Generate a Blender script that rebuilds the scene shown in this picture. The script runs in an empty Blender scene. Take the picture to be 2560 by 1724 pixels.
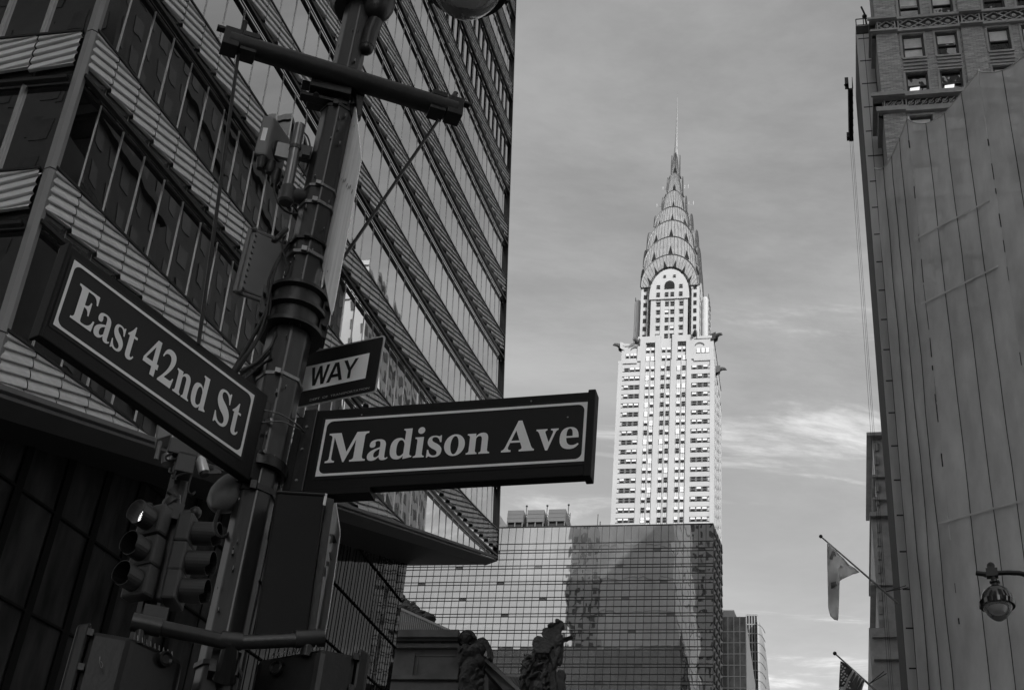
import bpy, bmesh, math, random
from math import radians, sin, cos, tan, pi, atan2, hypot
from mathutils import Vector as V, Matrix, geometry, noise
random.seed(11)
scn = bpy.context.scene
col = scn.collection
# ------------------------------------------------------------------ camera
FPX = 3600.0; PITCH = radians(35.3); ROLL = radians(5.87); EYE = V((0, 0, 1.7))
FW = V((0, cos(PITCH), sin(PITCH)))
_u0 = V((0, -sin(PITCH), cos(PITCH))); _r0 = V((1, 0, 0))
RT = cos(ROLL) * _r0 + sin(ROLL) * _u0
UP = cos(ROLL) * _u0 - sin(ROLL) * _r0
cd = bpy.data.cameras.new('camera'); cam = bpy.data.objects.new('camera', cd); col.objects.link(cam)
cam.matrix_world = Matrix(((RT.x, UP.x, -FW.x, EYE.x), (RT.y, UP.y, -FW.y, EYE.y), (RT.z, UP.z, -FW.z, EYE.z), (0, 0, 0, 1)))
cd.sensor_width = 36.0; cd.lens = 36.0 * FPX / 2560.0; cd.clip_start = 0.1; cd.clip_end = 5000
scn.camera = cam
# ------------------------------------------------------------------ light
SUN_EL = radians(31); SUN_HEAD = radians(160)          # heading measured clockwise from +Y
world = bpy.data.worlds.new('World'); scn.world = world; world.use_nodes = True
nt = world.node_tree; nt.nodes.clear()
def N(tree, kind, **kw):
    n = tree.nodes.new(kind)
    for k, v in kw.items():
        if k in n.inputs: n.inputs[k].default_value = v
        else: setattr(n, k, v)
    return n
def math_n(tree, op, a, b=None, clamp=False):
    n = tree.nodes.new('ShaderNodeMath'); n.operation = op; n.use_clamp = clamp
    for i, x in enumerate((a, b)):
        if x is None: continue
        if isinstance(x, (int, float)): n.inputs[i].default_value = x
        else: tree.links.new(x, n.inputs[i])
    return n.outputs[0]
sky = nt.nodes.new('ShaderNodeTexSky'); sky.sky_type = 'NISHITA'; sky.sun_disc = False
sky.sun_elevation = SUN_EL; sky.sun_rotation = SUN_HEAD; sky.air_density = 1.0; sky.dust_density = 2.2; sky.ozone_density = 1.0
bw = nt.nodes.new('ShaderNodeRGBToBW'); nt.links.new(sky.outputs[0], bw.inputs[0])
tc = nt.nodes.new('ShaderNodeTexCoord'); sep = nt.nodes.new('ShaderNodeSeparateXYZ'); nt.links.new(tc.outputs['Generated'], sep.inputs[0])
zc = math_n(nt, 'MAXIMUM', sep.outputs[2], 0.06)
px_ = math_n(nt, 'DIVIDE', sep.outputs[0], zc); py_ = math_n(nt, 'DIVIDE', sep.outputs[1], zc)
comb = nt.nodes.new('ShaderNodeCombineXYZ'); nt.links.new(px_, comb.inputs[0]); nt.links.new(py_, comb.inputs[1])
def cloud_layer(scale, rot, stretch, lo, hi, seed, detail=7, dist=0.6, lx=0.0, ly=0.0):
    mp = nt.nodes.new('ShaderNodeMapping'); nt.links.new(comb.outputs[0], mp.inputs[0])
    mp.inputs['Rotation'].default_value = (0, 0, rot); mp.inputs['Scale'].default_value = (scale, scale * stretch, 1); mp.inputs['Location'].default_value = (seed + lx, seed * 0.7 + ly, seed)
    nz = N(nt, 'ShaderNodeTexNoise', Scale=1.0, Detail=detail + 3, Roughness=0.66, Distortion=dist); nt.links.new(mp.outputs[0], nz.inputs['Vector'])
    mr = nt.nodes.new('ShaderNodeMapRange'); mr.interpolation_type = 'SMOOTHSTEP'
    mr.inputs[1].default_value = lo; mr.inputs[2].default_value = hi
    nt.links.new(nz.outputs['Fac'], mr.inputs[0]); return mr.outputs[0]
c1 = cloud_layer(1.5, 0.12, 2.6, 0.52, 0.74, 3.1, lx=-0.1, ly=1.35)
c2 = cloud_layer(0.7, 0.05, 1.9, 0.38, 0.72, 8.4, 5)
# clouds thicken towards the horizon
low = nt.nodes.new('ShaderNodeMapRange'); low.inputs[1].default_value = 0.72; low.inputs[2].default_value = 0.42
nt.links.new(sep.outputs[2], low.inputs[0])
lowf = math_n(nt, 'ADD', math_n(nt, 'MULTIPLY', low.outputs[0], 0.94), 0.06)
cc = math_n(nt, 'MULTIPLY', c1, lowf)
dens = math_n(nt, 'ADD', math_n(nt, 'MULTIPLY', cc, 0.66), math_n(nt, 'MULTIPLY', c2, 0.11), True)
SKY_GAIN = 0.94
skyv = math_n(nt, 'MULTIPLY', bw.outputs[0], SKY_GAIN)
mixc = nt.nodes.new('ShaderNodeMix'); mixc.data_type = 'FLOAT'
nt.links.new(dens, mixc.inputs[0]); nt.links.new(skyv, mixc.inputs[2]); mixc.inputs[3].default_value = 6.9
bg = N(nt, 'ShaderNodeBackground', Strength=0.15); nt.links.new(mixc.outputs[0], bg.inputs[0])
wo = nt.nodes.new('ShaderNodeOutputWorld'); nt.links.new(bg.outputs[0], wo.inputs[0])
sd = bpy.data.lights.new('sun', 'SUN'); sd.energy = 2.3; sd.angle = radians(0.5); sd.color = (1, 1, 1)
sun = bpy.data.objects.new('sun', sd); col.objects.link(sun)
sdir = V((sin(SUN_HEAD) * cos(SUN_EL), cos(SUN_HEAD) * cos(SUN_EL), sin(SUN_EL)))
sun.rotation_euler = sdir.to_track_quat('Z', 'Y').to_euler()
scn.view_settings.view_transform = 'Standard'; scn.view_settings.look = 'None'
scn.view_settings.exposure = 0.7; scn.view_settings.gamma = 1.0
try:
    scn.cycles.max_bounces = 8; scn.cycles.glossy_bounces = 4; scn.cycles.use_denoising = True
    scn.cycles.sample_clamp_indirect = 4.0
except Exception: pass

# ------------------------------------------------------------------ geometry of the view
def ray(x, y):
    return (FW * FPX + RT * (x - 1280) - UP * (y - 862)).normalized()
def H(x, y, dist):
    d = ray(x, y); return EYE + d * (dist / hypot(d.x, d.y))
def onplane(x, y, P0, n):
    d = ray(x, y); return EYE + d * ((P0 - EYE).dot(n) / d.dot(n))
def hdir(deg):
    return V((sin(radians(deg)), cos(radians(deg)), 0))
def hnorm(deg):
    return V((cos(radians(deg)), -sin(radians(deg)), 0))
def onv(x, y, P0, deg):
    return onplane(x, y, P0, hnorm(deg))
E = hdir(14.4); S = hdir(104.4); Z = V((0, 0, 1))
def NS(x, y, d):            # on the vertical north-south plane d metres east of the eye
    return onplane(x, y, EYE + E * d, E)

# ------------------------------------------------------------------ materials
def mat(name, c, rough=0.6, metal=0.0, spec=0.5, var=0.12, vscale=3.0, bump=0.0, bscale=20.0, stretch=(1, 1, 1), detail=5, emit=0):
    m = bpy.data.materials.new(name); m.use_nodes = True; t = m.node_tree; b = t.nodes['Principled BSDF']
    b.inputs['Roughness'].default_value = rough; b.inputs['Metallic'].default_value = metal
    b.inputs['Specular IOR Level'].default_value = spec
    tcn = t.nodes.new('ShaderNodeTexCoord'); mp = t.nodes.new('ShaderNodeMapping'); mp.inputs['Scale'].default_value = stretch
    t.links.new(tcn.outputs['Object'], mp.inputs[0])
    nz = N(t, 'ShaderNodeTexNoise', Scale=vscale, Detail=detail, Roughness=0.6); t.links.new(mp.outputs[0], nz.inputs['Vector'])
    r = t.nodes.new('ShaderNodeMapRange'); r.inputs[1].default_value = 0.25; r.inputs[2].default_value = 0.75
    r.inputs[3].default_value = c * (1 - var); r.inputs[4].default_value = c * (1 + var)
    t.links.new(nz.outputs['Fac'], r.inputs[0])
    t.links.new(r.outputs[0], b.inputs['Base Color'])
    if bump:
        n2 = N(t, 'ShaderNodeTexNoise', Scale=bscale, Detail=4); t.links.new(mp.outputs[0], n2.inputs['Vector'])
        bp = N(t, 'ShaderNodeBump', Strength=bump, Distance=0.02); t.links.new(n2.outputs['Fac'], bp.inputs['Height']); t.links.new(bp.outputs[0], b.inputs['Normal'])
    if emit:
        b.inputs['Emission Color'].default_value = (1, 1, 1, 1); b.inputs['Emission Strength'].default_value = emit
    return m
def mirror_glass(name, base, refl, tint, rough=0.015, ripple=0.15, rscale=0.35, stretch=(1, 1, 1), fres=1.6, dist=0.1):
    """coated window glass: dark body under a reflective coat, panes slightly out of true"""
    m = bpy.data.materials.new(name); m.use_nodes = True; t = m.node_tree; t.nodes.clear()
    o = t.nodes.new('ShaderNodeOutputMaterial'); mx = t.nodes.new('ShaderNodeMixShader')
    df = N(t, 'ShaderNodeBsdfDiffuse'); gl = N(t, 'ShaderNodeBsdfGlossy', Roughness=rough)
    tcn = t.nodes.new('ShaderNodeTexCoord'); mp = t.nodes.new('ShaderNodeMapping'); mp.inputs['Scale'].default_value = stretch
    t.links.new(tcn.outputs['Object'], mp.inputs[0])
    nz = N(t, 'ShaderNodeTexNoise', Scale=rscale, Detail=2.0); t.links.new(mp.outputs[0], nz.inputs['Vector'])
    bp = N(t, 'ShaderNodeBump', Strength=ripple, Distance=dist); t.links.new(nz.outputs['Fac'], bp.inputs['Height'])
    t.links.new(bp.outputs[0], gl.inputs['Normal'])
    n3 = N(t, 'ShaderNodeTexNoise', Scale=rscale * 1.7, Detail=3.0); t.links.new(mp.outputs[0], n3.inputs['Vector'])
    mr = t.nodes.new('ShaderNodeMapRange'); mr.inputs[1].default_value = 0.3; mr.inputs[2].default_value = 0.7; mr.inputs[3].default_value = base * 0.5; mr.inputs[4].default_value = base * 1.5
    t.links.new(n3.outputs['Fac'], mr.inputs[0]); t.links.new(mr.outputs[0], df.inputs['Color'])
    gl.inputs['Color'].default_value = (tint, tint, tint, 1)
    fr = N(t, 'ShaderNodeFresnel', IOR=fres)
    f = math_n(t, 'ADD', math_n(t, 'MULTIPLY', fr.outputs[0], 1 - refl), refl, True)
    t.links.new(f, mx.inputs[0]); t.links.new(df.outputs[0], mx.inputs[1]); t.links.new(gl.outputs[0], mx.inputs[2]); t.links.new(mx.outputs[0], o.inputs[0])
    return m
M = {}
M['black_metal'] = mat('black_paint', 0.009, 0.42, var=0.3, bump=0.08, bscale=60)
M['pole'] = mat('pole_paint', 0.028, 0.32, spec=0.6, var=0.5, vscale=6, bump=0.05, bscale=40, stretch=(1, 1, 0.25))
M['pole_dark'] = mat('pole_fittings_paint', 0.016, 0.42, var=0.5, vscale=8, bump=0.1, bscale=50)
M['band'] = mat('steel_band', 0.30, 0.3, metal=0.8, var=0.3, vscale=14)
M['galv'] = mat('galvanised_pipe', 0.22, 0.34, metal=0.75, var=0.25, vscale=12, stretch=(1, 1, 0.3))
M['box_grey'] = mat('grey_plastic', 0.17, 0.5, var=0.10, vscale=6)
M['box_dark'] = mat('dark_grey_enclosure', 0.05, 0.5, var=0.15, vscale=6)
M['cable'] = mat('cable_rubber', 0.012, 0.5, var=0.3)
M['sign'] = mat('sign_sheeting', 0.0095, 0.45, spec=0.25, var=0.12, vscale=9)
M['sign_box'] = mat('sign_case_paint', 0.006, 0.5, spec=0.2, var=0.2, vscale=7, bump=0.05, bscale=60)
M['letter'] = mat('reflective_lettering', 0.80, 0.55, spec=0.3, var=0.05, vscale=9)
M['white_sheet'] = mat('white_sheeting', 0.92, 0.55, spec=0.3, var=0.05, vscale=9)
M['letter_dim'] = mat('small_print', 0.35, 0.6, var=0.05)
M['sign_black'] = mat('black_sheeting', 0.007, 0.5, spec=0.3, var=0.2)
M['alu'] = mat('bare_aluminium', 0.55, 0.35, metal=0.55, var=0.14, vscale=5, stretch=(6, 6, 0.35), bump=0.05, bscale=25)
M['visor'] = mat('signal_housing', 0.030, 0.5, var=0.2, vscale=7)
M['signal_dark'] = mat('signal_dark_inside', 0.006, 0.6)
M['lens_off'] = mat('signal_lens_unlit', 0.02, 0.2)
M['led'] = mat('lit_led', 0.8, 0.5, emit=0.8)
M['ped'] = mat('pedestrian_housing', 0.011, 0.40, spec=0.35, var=0.3, vscale=9, bump=0.06, bscale=50)
M['lampglass'] = None

class MB:
    def __init__(s): s.v = []; s.f = []; s.m = []
    def add(s, vs, fs, mi=0):
        o = len(s.v); s.v += [V(p) for p in vs]; s.f += [[i + o for i in f] for f in fs]; s.m += [mi] * len(fs); return s
    def quad(s, a, b, c, d, mi=0): return s.add([a, b, c, d], [[0, 1, 2, 3]], mi)
    def poly(s, pts, mi=0): return s.add(pts, [list(range(len(pts)))], mi)
    def obox(s, c, ax, ay, az, mi=0):       # centre and three half-extent vectors
        c = V(c); p = [c + ax * i + ay * j + az * k for i in (-1, 1) for j in (-1, 1) for k in (-1, 1)]
        f = [[0, 1, 3, 2], [4, 6, 7, 5], [0, 4, 5, 1], [2, 3, 7, 6], [0, 2, 6, 4], [1, 5, 7, 3]]
        if ax.cross(ay).dot(az) < 0: f = [q[::-1] for q in f]
        return s.add(p, f, mi)
    def bar(s, a, b, side, up, mi=0):       # box between two points with half-extent vectors
        a = V(a); b = V(b); return s.obox((a + b) / 2, (b - a) / 2, side, up, mi)
    def prism(s, pts, ext, mi=0):           # planar polygon extruded along ext
        pts = [V(p) for p in pts]; n = len(pts); ext = V(ext)
        nn = V((0, 0, 0))
        for i in range(n): nn += pts[i].cross(pts[(i + 1) % n])
        if nn.dot(ext) > 0: pts = pts[::-1]
        vs = pts + [p + ext for p in pts]
        fs = [list(range(n)), list(range(2 * n - 1, n - 1, -1))] + [[i, i + n, (i + 1) % n + n, (i + 1) % n] for i in range(n)]
        return s.add(vs, fs, mi)
    def tube(s, pts, r, n=10, mi=0, cap=True):
        pts = [V(p) for p in pts]; rs = r if isinstance(r, (list, tuple)) else [r] * len(pts)
        vs = []; prev = None
        for i, p in enumerate(pts):
            d = (pts[min(i + 1, len(pts) - 1)] - pts[max(i - 1, 0)]).normalized()
            if prev is None:
                a = d.cross(V((0, 0, 1)))
                if a.length < 0.05: a = d.cross(V((0, 1, 0)))
                a.normalize()
            else:
                a = prev - d * prev.dot(d)
                if a.length < 1e-6: a = d.orthogonal()
                a.normalize()
            prev = a; b = d.cross(a)
            vs += [p + (a * cos(2 * pi * k / n) + b * sin(2 * pi * k / n)) * rs[i] for k in range(n)]
        fs = []
        for i in range(len(pts) - 1):
            for k in range(n):
                fs.append([i * n + k, i * n + (k + 1) % n, (i + 1) * n + (k + 1) % n, (i + 1) * n + k])
        if cap:
            fs.append(list(range(n))[::-1]); fs.append([(len(pts) - 1) * n + k for k in range(n)])
        return s.add(vs, fs, mi)
    def lathe(s, base, axis, prof, n=24, mi=0, phase=0.0):   # prof: (height, radius)
        base = V(base); axis = V(axis).normalized(); a = axis.orthogonal().normalized() if abs(axis.z) < 0.99 else V((1, 0, 0)); b = axis.cross(a)
        vs = []
        for h, r in prof: vs += [base + axis * h + (a * cos(2 * pi * k / n + phase) + b * sin(2 * pi * k / n + phase)) * r for k in range(n)]
        fs = []
        for i in range(len(prof) - 1):
            for k in range(n): fs.append([i * n + k, i * n + (k + 1) % n, (i + 1) * n + (k + 1) % n, (i + 1) * n + k])
        if prof[0][1] > 1e-4: fs.append(list(range(n))[::-1])
        if prof[-1][1] > 1e-4: fs.append([(len(prof) - 1) * n + k for k in range(n)])
        return s.add(vs, fs, mi)
    def ell(s, c, r, rot=None, n=10, mi=0):
        c = V(c); r = V(r) if not isinstance(r, (int, float)) else V((r, r, r))
        vs = []; fs = []
        for i in range(1, n):
            th = pi * i / n
            for k in range(2 * n):
                ph = pi * k / n
                p = V((r.x * sin(th) * cos(ph), r.y * sin(th) * sin(ph), r.z * cos(th)))
                if rot: p = rot @ p
                vs.append(c + p)
        t = V((0, 0, r.z)); t = rot @ t if rot else t
        vs += [c + t, c - t]; T = len(vs) - 2; w = 2 * n
        for i in range(n - 2):
            for k in range(w): fs.append([i * w + k, (i + 1) * w + k, (i + 1) * w + (k + 1) % w, i * w + (k + 1) % w])
        for k in range(w):
            fs.append([T, k, (k + 1) % w]); fs.append([T + 1, (n - 2) * w + (k + 1) % w, (n - 2) * w + k])
        return s.add(vs, fs, mi)
    def build(s, name, m, parent=None, smooth=False, bevel=0.0, uv=None):
        off = OFF.get(parent.name, V((0, 0, 0))) if parent else V((0, 0, 0))
        me = bpy.data.meshes.new(name); me.from_pydata([tuple(p - off) for p in s.v], [], s.f)
        for x in (m if isinstance(m, (list, tuple)) else [m]): me.materials.append(M[x] if isinstance(x, str) else x)
        me.polygons.foreach_set('material_index', s.m)
        if smooth: me.polygons.foreach_set('use_smooth', [True] * len(s.f))
        me.update()
        o = bpy.data.objects.new(name, me); col.objects.link(o)
        if parent: o.parent = parent; OFF[o.name] = off
        if bevel:
            bv = o.modifiers.new('bevel', 'BEVEL'); bv.width = bevel; bv.segments = 2; bv.limit_method = 'ANGLE'; bv.angle_limit = radians(35)
        if smooth:
            try:
                me.set_sharp_from_angle(angle=radians(38))
            except Exception: pass
        return o
OFF = {}
def thing(name, label, cat, loc=(0, 0, 0), group=None):
    o = bpy.data.objects.new(name, None); col.objects.link(o); o.location = loc; o.empty_display_size = 0.2
    OFF[o.name] = V(loc); o['label'] = label; o['category'] = cat
    if group: o['group'] = group
    return o
def tag(o, label, cat, group=None):
    o['label'] = label; o['category'] = cat
    if group: o['group'] = group
    return o
def struct(o): o['kind'] = 'structure'; return o

# ------------------------------------------------------------------ ground and streets
M['asphalt'] = mat('asphalt', 0.05, 0.85, var=0.25, vscale=0.8, bump=0.3, bscale=30)
M['paving'] = mat('concrete_paving', 0.22, 0.85, var=0.2, vscale=0.7)
M['kerb'] = mat('kerb_stone', 0.28, 0.8)
M['paint'] = mat('road_paint', 0.7, 0.7)
def slab(name, c, half_e, half_s, z0, z1, m):
    return struct(MB().obox(V((c.x, c.y, (z0 + z1) / 2)), E * half_e, S * half_s, Z * ((z1 - z0) / 2)).build(name, m))
g = MB().quad((-1500, -1500, -0.16), (1500, -1500, -0.16), (1500, 1500, -0.16), (-1500, 1500, -0.16)).build('ground', 'asphalt'); struct(g)
ctr = V((2, 0, 0))
struct(MB().quad(*[ctr + E * a + S * b + Z * -0.150 for a, b in ((-150, -7), (420, -7), (420, 8), (-150, 8))]).build('road', 'asphalt'))
rm = MB()
for i in range(-10, 60): rm.quad(*[ctr + E * (i * 7 + a) + S * (0.5 + b) + Z * -0.144 for a, b in ((0, -0.07), (3, -0.07), (3, 0.07), (0, 0.07))])
struct(rm.build('road_markings', 'paint'))
slab('pavement', ctr + E * 180 + S * -12, 170, 4.9, -0.15, 0.0, 'paving')
slab('pavement', ctr + E * 180 + S * 12.5, 170, 4.4, -0.15, 0.0, 'paving')

# ------------------------------------------------------------------ the glass tower on the left
M['terracotta'] = mat('glazed_terracotta', 0.56, 0.38, spec=0.45, var=0.16, vscale=1.6, stretch=(0.5, 0.5, 2.5), bump=0.04, bscale=9)
M['spandrel'] = mirror_glass('spandrel_glass', 0.012, 0.22, 0.8, 0.03, 0.05, 0.3, fres=1.5)
M['vision'] = mirror_glass('tower_window_glass', 0.008, 0.62, 0.95, 0.010, 0.045, 0.40, (1, 1, 0.45), fres=1.6)
M['rail'] = mat('dark_bronze_rail', 0.016, 0.4, metal=0.2, var=0.3)
M['mullion'] = mat('aluminium_mullion', 0.42, 0.35, metal=0.5, var=0.15)
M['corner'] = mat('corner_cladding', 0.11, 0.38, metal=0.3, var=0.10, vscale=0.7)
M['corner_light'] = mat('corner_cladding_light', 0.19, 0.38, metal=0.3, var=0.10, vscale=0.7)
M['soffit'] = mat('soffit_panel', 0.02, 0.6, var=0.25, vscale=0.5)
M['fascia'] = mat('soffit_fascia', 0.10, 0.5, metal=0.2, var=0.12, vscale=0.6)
M['base_glass'] = mirror_glass('base_dark_glass', 0.038, 0.04, 0.34, 0.03, 0.08, 0.6, (1, 1, 0.4), fres=1.2)
M['fin_dark'] = mat('plant_floor_recess', 0.006, 0.8, spec=0.1)
M['fin_light'] = mat('plant_floor_fin', 0.60, 0.4, metal=0.4)
K14 = 1.4
M['upper_wall'] = mat('upper_storey_wall', .75, .5, var=.2, vscale=.2)
TV = V((-.053, .03, 1)); TP = H(128, 427, 24.0)
def T(u, z, o=0.0):
    return EYE + (TP + E * u + TV * (z - TP.z) + S * o - EYE) * K14
def TW(u, z, o=0.0):       # west face, u metres left of the corner
    return EYE + (TP - S * u + TV * (z - TP.z) - E * o - EYE) * K14
def uR(z): return 42.2 - .0276 * (z - 33.73)
NP = 39; ZTOP = 79.0
def zR(k): return 33.9 + 3.9 * k if k <= 6 else 57.3 + 3.72 * (k - 6)
def rail(k, t): return 23.15 + 4.1 * k + (zR(k) - 23.15 - 4.1 * k) * t - 0.45 * 6.75 * t * t * (1 - t)
def zs(t): return 15.1 + .4415 * 42.2 * t
tower = thing('glass_tower', 'tall leaning glass tower with slanting louvred bands, overhanging the corner at left', 'office tower', TP * 1.4 * 0 + V((-13, 31, 0)))
def clampz(t, z): return max(z, zs(t) + 0.10)
SL = [(0.0, .072), (0.05, .085), (0.40, .075), (0.75, .045), (1.0, .0)]
def louver_band(k):
    mb = MB()
    for j in range(NP):
        t0, t1 = j / NP, (j + 1) / NP
        a0, a1 = rail(k, t0) + .33, rail(k, t1) + .33
        b0, b1 = rail(k, t0) + 1.42, rail(k, t1) + 1.42
        if b0 < zs(t0) and b1 < zs(t1): continue
        gap = 0.018 / 42.0
        A, B = t0 + gap, t1 - gap
        pitch = (b0 - a0) / 4.5
        def P(t, off, o):
            f = (t - t0) / (t1 - t0); base = a0 + (a1 - a0) * f; top = b0 + (b1 - b0) * f
            z = clampz(t, min(base + max(off, .12 * f), top)); return T(t * uR(z), z, o)
        for n in range(-1, 5):
            lo = (n * pitch, (n + 1) * pitch)
            rows = []
            for fr, o in SL:
                rows.append((P(A, lo[0] + pitch * fr, o), P(B, lo[1] + pitch * fr, o)))
            rows = [(P(A, lo[0], 0.0), P(B, lo[1], 0.0))] + rows
            for q in range(len(rows) - 1):
                x = (rows[q][0], rows[q][1], rows[q + 1][1], rows[q + 1][0])
                if (x[0] - x[3]).length < 1e-4 and (x[1] - x[2]).length < 1e-4: continue
                mb.quad(*x, mi=0)
        # first part slat that closes the saw-tooth (starts below the band and is cut by it) is left as dark glass
        for (l0, l1, h0, h1, mi, o) in ((rail(k, t0), rail(k, t1), b0, b1, 1, -0.03),):
            z = [clampz(t0, l0), clampz(t1, l1), clampz(t1, h1), clampz(t0, h0)]
            mb.quad(T(t0 * uR(z[0]), z[0], o), T(t1 * uR(z[1]), z[1], o), T(t1 * uR(z[2]), z[2], o), T(t0 * uR(z[3]), z[3], o), mi=3 if True else mi)
        # thin dark head bar above the slats
        if b0 > zs(t0) + .1 and b1 > zs(t1) + .1:
            c0, c1 = T(t0 * uR(b0), b0 + .02, .05), T(t1 * uR(b1), b1 + .02, .05)
            mb.bar(c0, c1, S * .09, Z * .035, 2)
    if mb.v: mb.build('louvre_band', ['terracotta', 'spandrel', 'rail', 'vision'], tower)
def window_band(k):          # glass below rail k, above the louvres of k-1
    mb = MB(); fn = MB(); plant = k in (7, 8)
    for j in range(NP):
        t0, t1 = j / NP, (j + 1) / NP
        z = [clampz(t0, rail(k - 1, t0) + 1.44), clampz(t1, rail(k - 1, t1) + 1.44), clampz(t1, rail(k, t1)), clampz(t0, rail(k, t0))]
        if z[3] - z[0] < 1e-3 and z[2] - z[1] < 1e-3: continue
        o = -0.05
        if plant:
            mb.quad(T(t0 * uR(z[0]), z[0], -.5), T(t1 * uR(z[1]), z[1], -.5), T(t1 * uR(z[2]), z[2], -.5), T(t0 * uR(z[3]), z[3], -.5), mi=1)
            ta, tb = t0 + (t1 - t0) * .06, t0 + (t1 - t0) * .50
            zq = [clampz(ta, rail(k - 1, ta) + 1.5), clampz(tb, rail(k - 1, tb) + 1.5), clampz(tb, rail(k, tb) - .1), clampz(ta, rail(k, ta) - .1)]
            pq = [T(ta * uR(zq[0]), zq[0], 0), T(tb * uR(zq[1]), zq[1], 0), T(tb * uR(zq[2]), zq[2], 0), T(ta * uR(zq[3]), zq[3], 0)]
            fn.prism(pq, S * -.35)
            continue
        tx_, tz_ = random.gauss(0, .0016), random.gauss(0, .0022); tilt = [-tx_ - tz_, tx_ - tz_, tx_ + tz_, -tx_ + tz_]
        mb.quad(T(t0 * uR(z[0]), z[0], o + tilt[0]), T(t1 * uR(z[1]), z[1], o + tilt[1]), T(t1 * uR(z[2]), z[2], o + tilt[2]), T(t0 * uR(z[3]), z[3], o + tilt[3]))
    if mb.v: mb.build('window_band', ['vision', 'fin_dark'], tower)
    if fn.v: fn.build('ventilation_fins', ['vision', 'rail'], tower)
def sill_rail(k):
    mb = MB()
    for j in range(NP):
        t0, t1 = j / NP, (j + 1) / NP
        z0, z1 = rail(k, t0), rail(k, t1)
        if z0 < zs(t0) + .1 or z1 < zs(t1) + .1: continue
        mb.bar(T(t0 * uR(z0), z0, .08), T(t1 * uR(z1), z1, .08), S * .085, Z * .062)
    if mb.v: mb.build('sill_rail', 'rail', tower)
for k in range(-3, 13):
    louver_band(k)
for k in range(-2, 13):
    window_band(k); sill_rail(k)
for j in range(1, NP):
    t = j / NP; mb = MB(); ks = range(-3, 13)
    for k in ks:
        for (za, zb) in ((rail(k - 1, t) + 1.46, rail(k, t) - .08), (rail(k, t) + .10, rail(k, t) + .40)):
            za = clampz(t, za); zb = clampz(t, zb)
            if zb - za < .05 or zb > ZTOP: continue
            mb.bar(T(t * uR(za), za, -.038), T(t * uR(zb), zb, -.038), S * .014, E * .018)
    mb.build('mullion', 'mullion', tower)
# corner cladding in storey lengths: two planes, one light and one darker
for k in range(-3, 14):
    z0, z1 = (20.41 + 4.1 * k, 20.41 + 4.1 * (k + 1) - .03)
    z0 = max(z0, 15.0)
    if z1 < z0: continue
    mb = MB()
    prof = [(T(-.02, z, .10), T(.15, z, .06), T(.15, z, -.3), T(-.02, z, -.3)) for z in (z0, z1)]
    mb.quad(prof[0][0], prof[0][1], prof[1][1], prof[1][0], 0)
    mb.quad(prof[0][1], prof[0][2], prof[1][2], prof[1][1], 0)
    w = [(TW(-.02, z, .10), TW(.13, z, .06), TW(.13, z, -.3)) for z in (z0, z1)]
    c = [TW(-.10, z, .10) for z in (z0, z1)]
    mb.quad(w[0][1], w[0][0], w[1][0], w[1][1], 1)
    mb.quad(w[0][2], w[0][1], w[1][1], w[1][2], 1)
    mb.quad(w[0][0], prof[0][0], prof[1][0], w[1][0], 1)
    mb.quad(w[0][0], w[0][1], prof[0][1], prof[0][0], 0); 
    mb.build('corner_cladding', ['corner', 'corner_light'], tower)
# right hand edge trim
mb = MB()
for k in range(0, 12):
    za, zb = 33.8 + 3.9 * k, 33.8 + 3.9 * k + 3.85
    mb.bar(T(uR(za) + .06, za, .0), T(uR(zb) + .06, zb, .0), S * .16, E * .10)
mb.build('edge_trim', 'rail', tower)
# west face
NW = 28; WPAN = 1.06
def wl(k): return 23.03 + 4.1 * k
for k in range(-2, 13):
    lb = MB(); wb = MB(); rb = MB()
    for j in range(NW):
        u0, u1 = .2 + j * WPAN, .2 + (j + 1) * WPAN
        r = wl(k); a, b = r + .36, r + 1.46
        tilt = [random.uniform(-.004, .004) for _ in range(4)]
        wb.quad(TW(u1, b, -.05 + tilt[0]), TW(u0, b, -.05 + tilt[1]), TW(u0, wl(k + 1), -.05 + tilt[2]), TW(u1, wl(k + 1), -.05 + tilt[3]))
        wb.bar(TW(u1, b, 0), TW(u1, wl(k + 1), 0), S * .028, E * .07, 1)
        lb.quad(TW(u1, r, -.07), TW(u0, r, -.07), TW(u0, b, -.07), TW(u1, b, -.07), 1)
        pitch = (b - a) / 4.5; gp = .018
        def P(u, off, o): return TW(u, min(a + max(off, .10 * (u1 - u) / WPAN), b), o)
        for n in range(-1, 5):      # slats climb towards the corner
            lo = (n * pitch, (n + 1) * pitch)
            rows = [(P(u1 - gp, lo[0], 0), P(u0 + gp, lo[1], 0))] + [(P(u1 - gp, lo[0] + pitch * fr, o), P(u0 + gp, lo[1] + pitch * fr, o)) for fr, o in SL]
            for q in range(len(rows) - 1):
                x = (rows[q][0], rows[q][1], rows[q + 1][1], rows[q + 1][0])
                if (x[0] - x[3]).length < 1e-4 and (x[1] - x[2]).length < 1e-4: continue
                lb.quad(*x)
    lb.bar(TW(.2, wl(k) + 1.48, .05), TW(.2 + NW * WPAN, wl(k) + 1.48, .05), E * .09, Z * .035, 2)
    rb.bar(TW(.22, wl(k), .08), TW(.2 + NW * WPAN, wl(k), .08), E * .09, Z * .06)
    lb.build('louvre_band', ['terracotta', 'spandrel', 'rail'], tower)
    wb.build('window_band', ['vision', 'mullion'], tower)
    rb.build('sill_rail', 'rail', tower)
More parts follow.
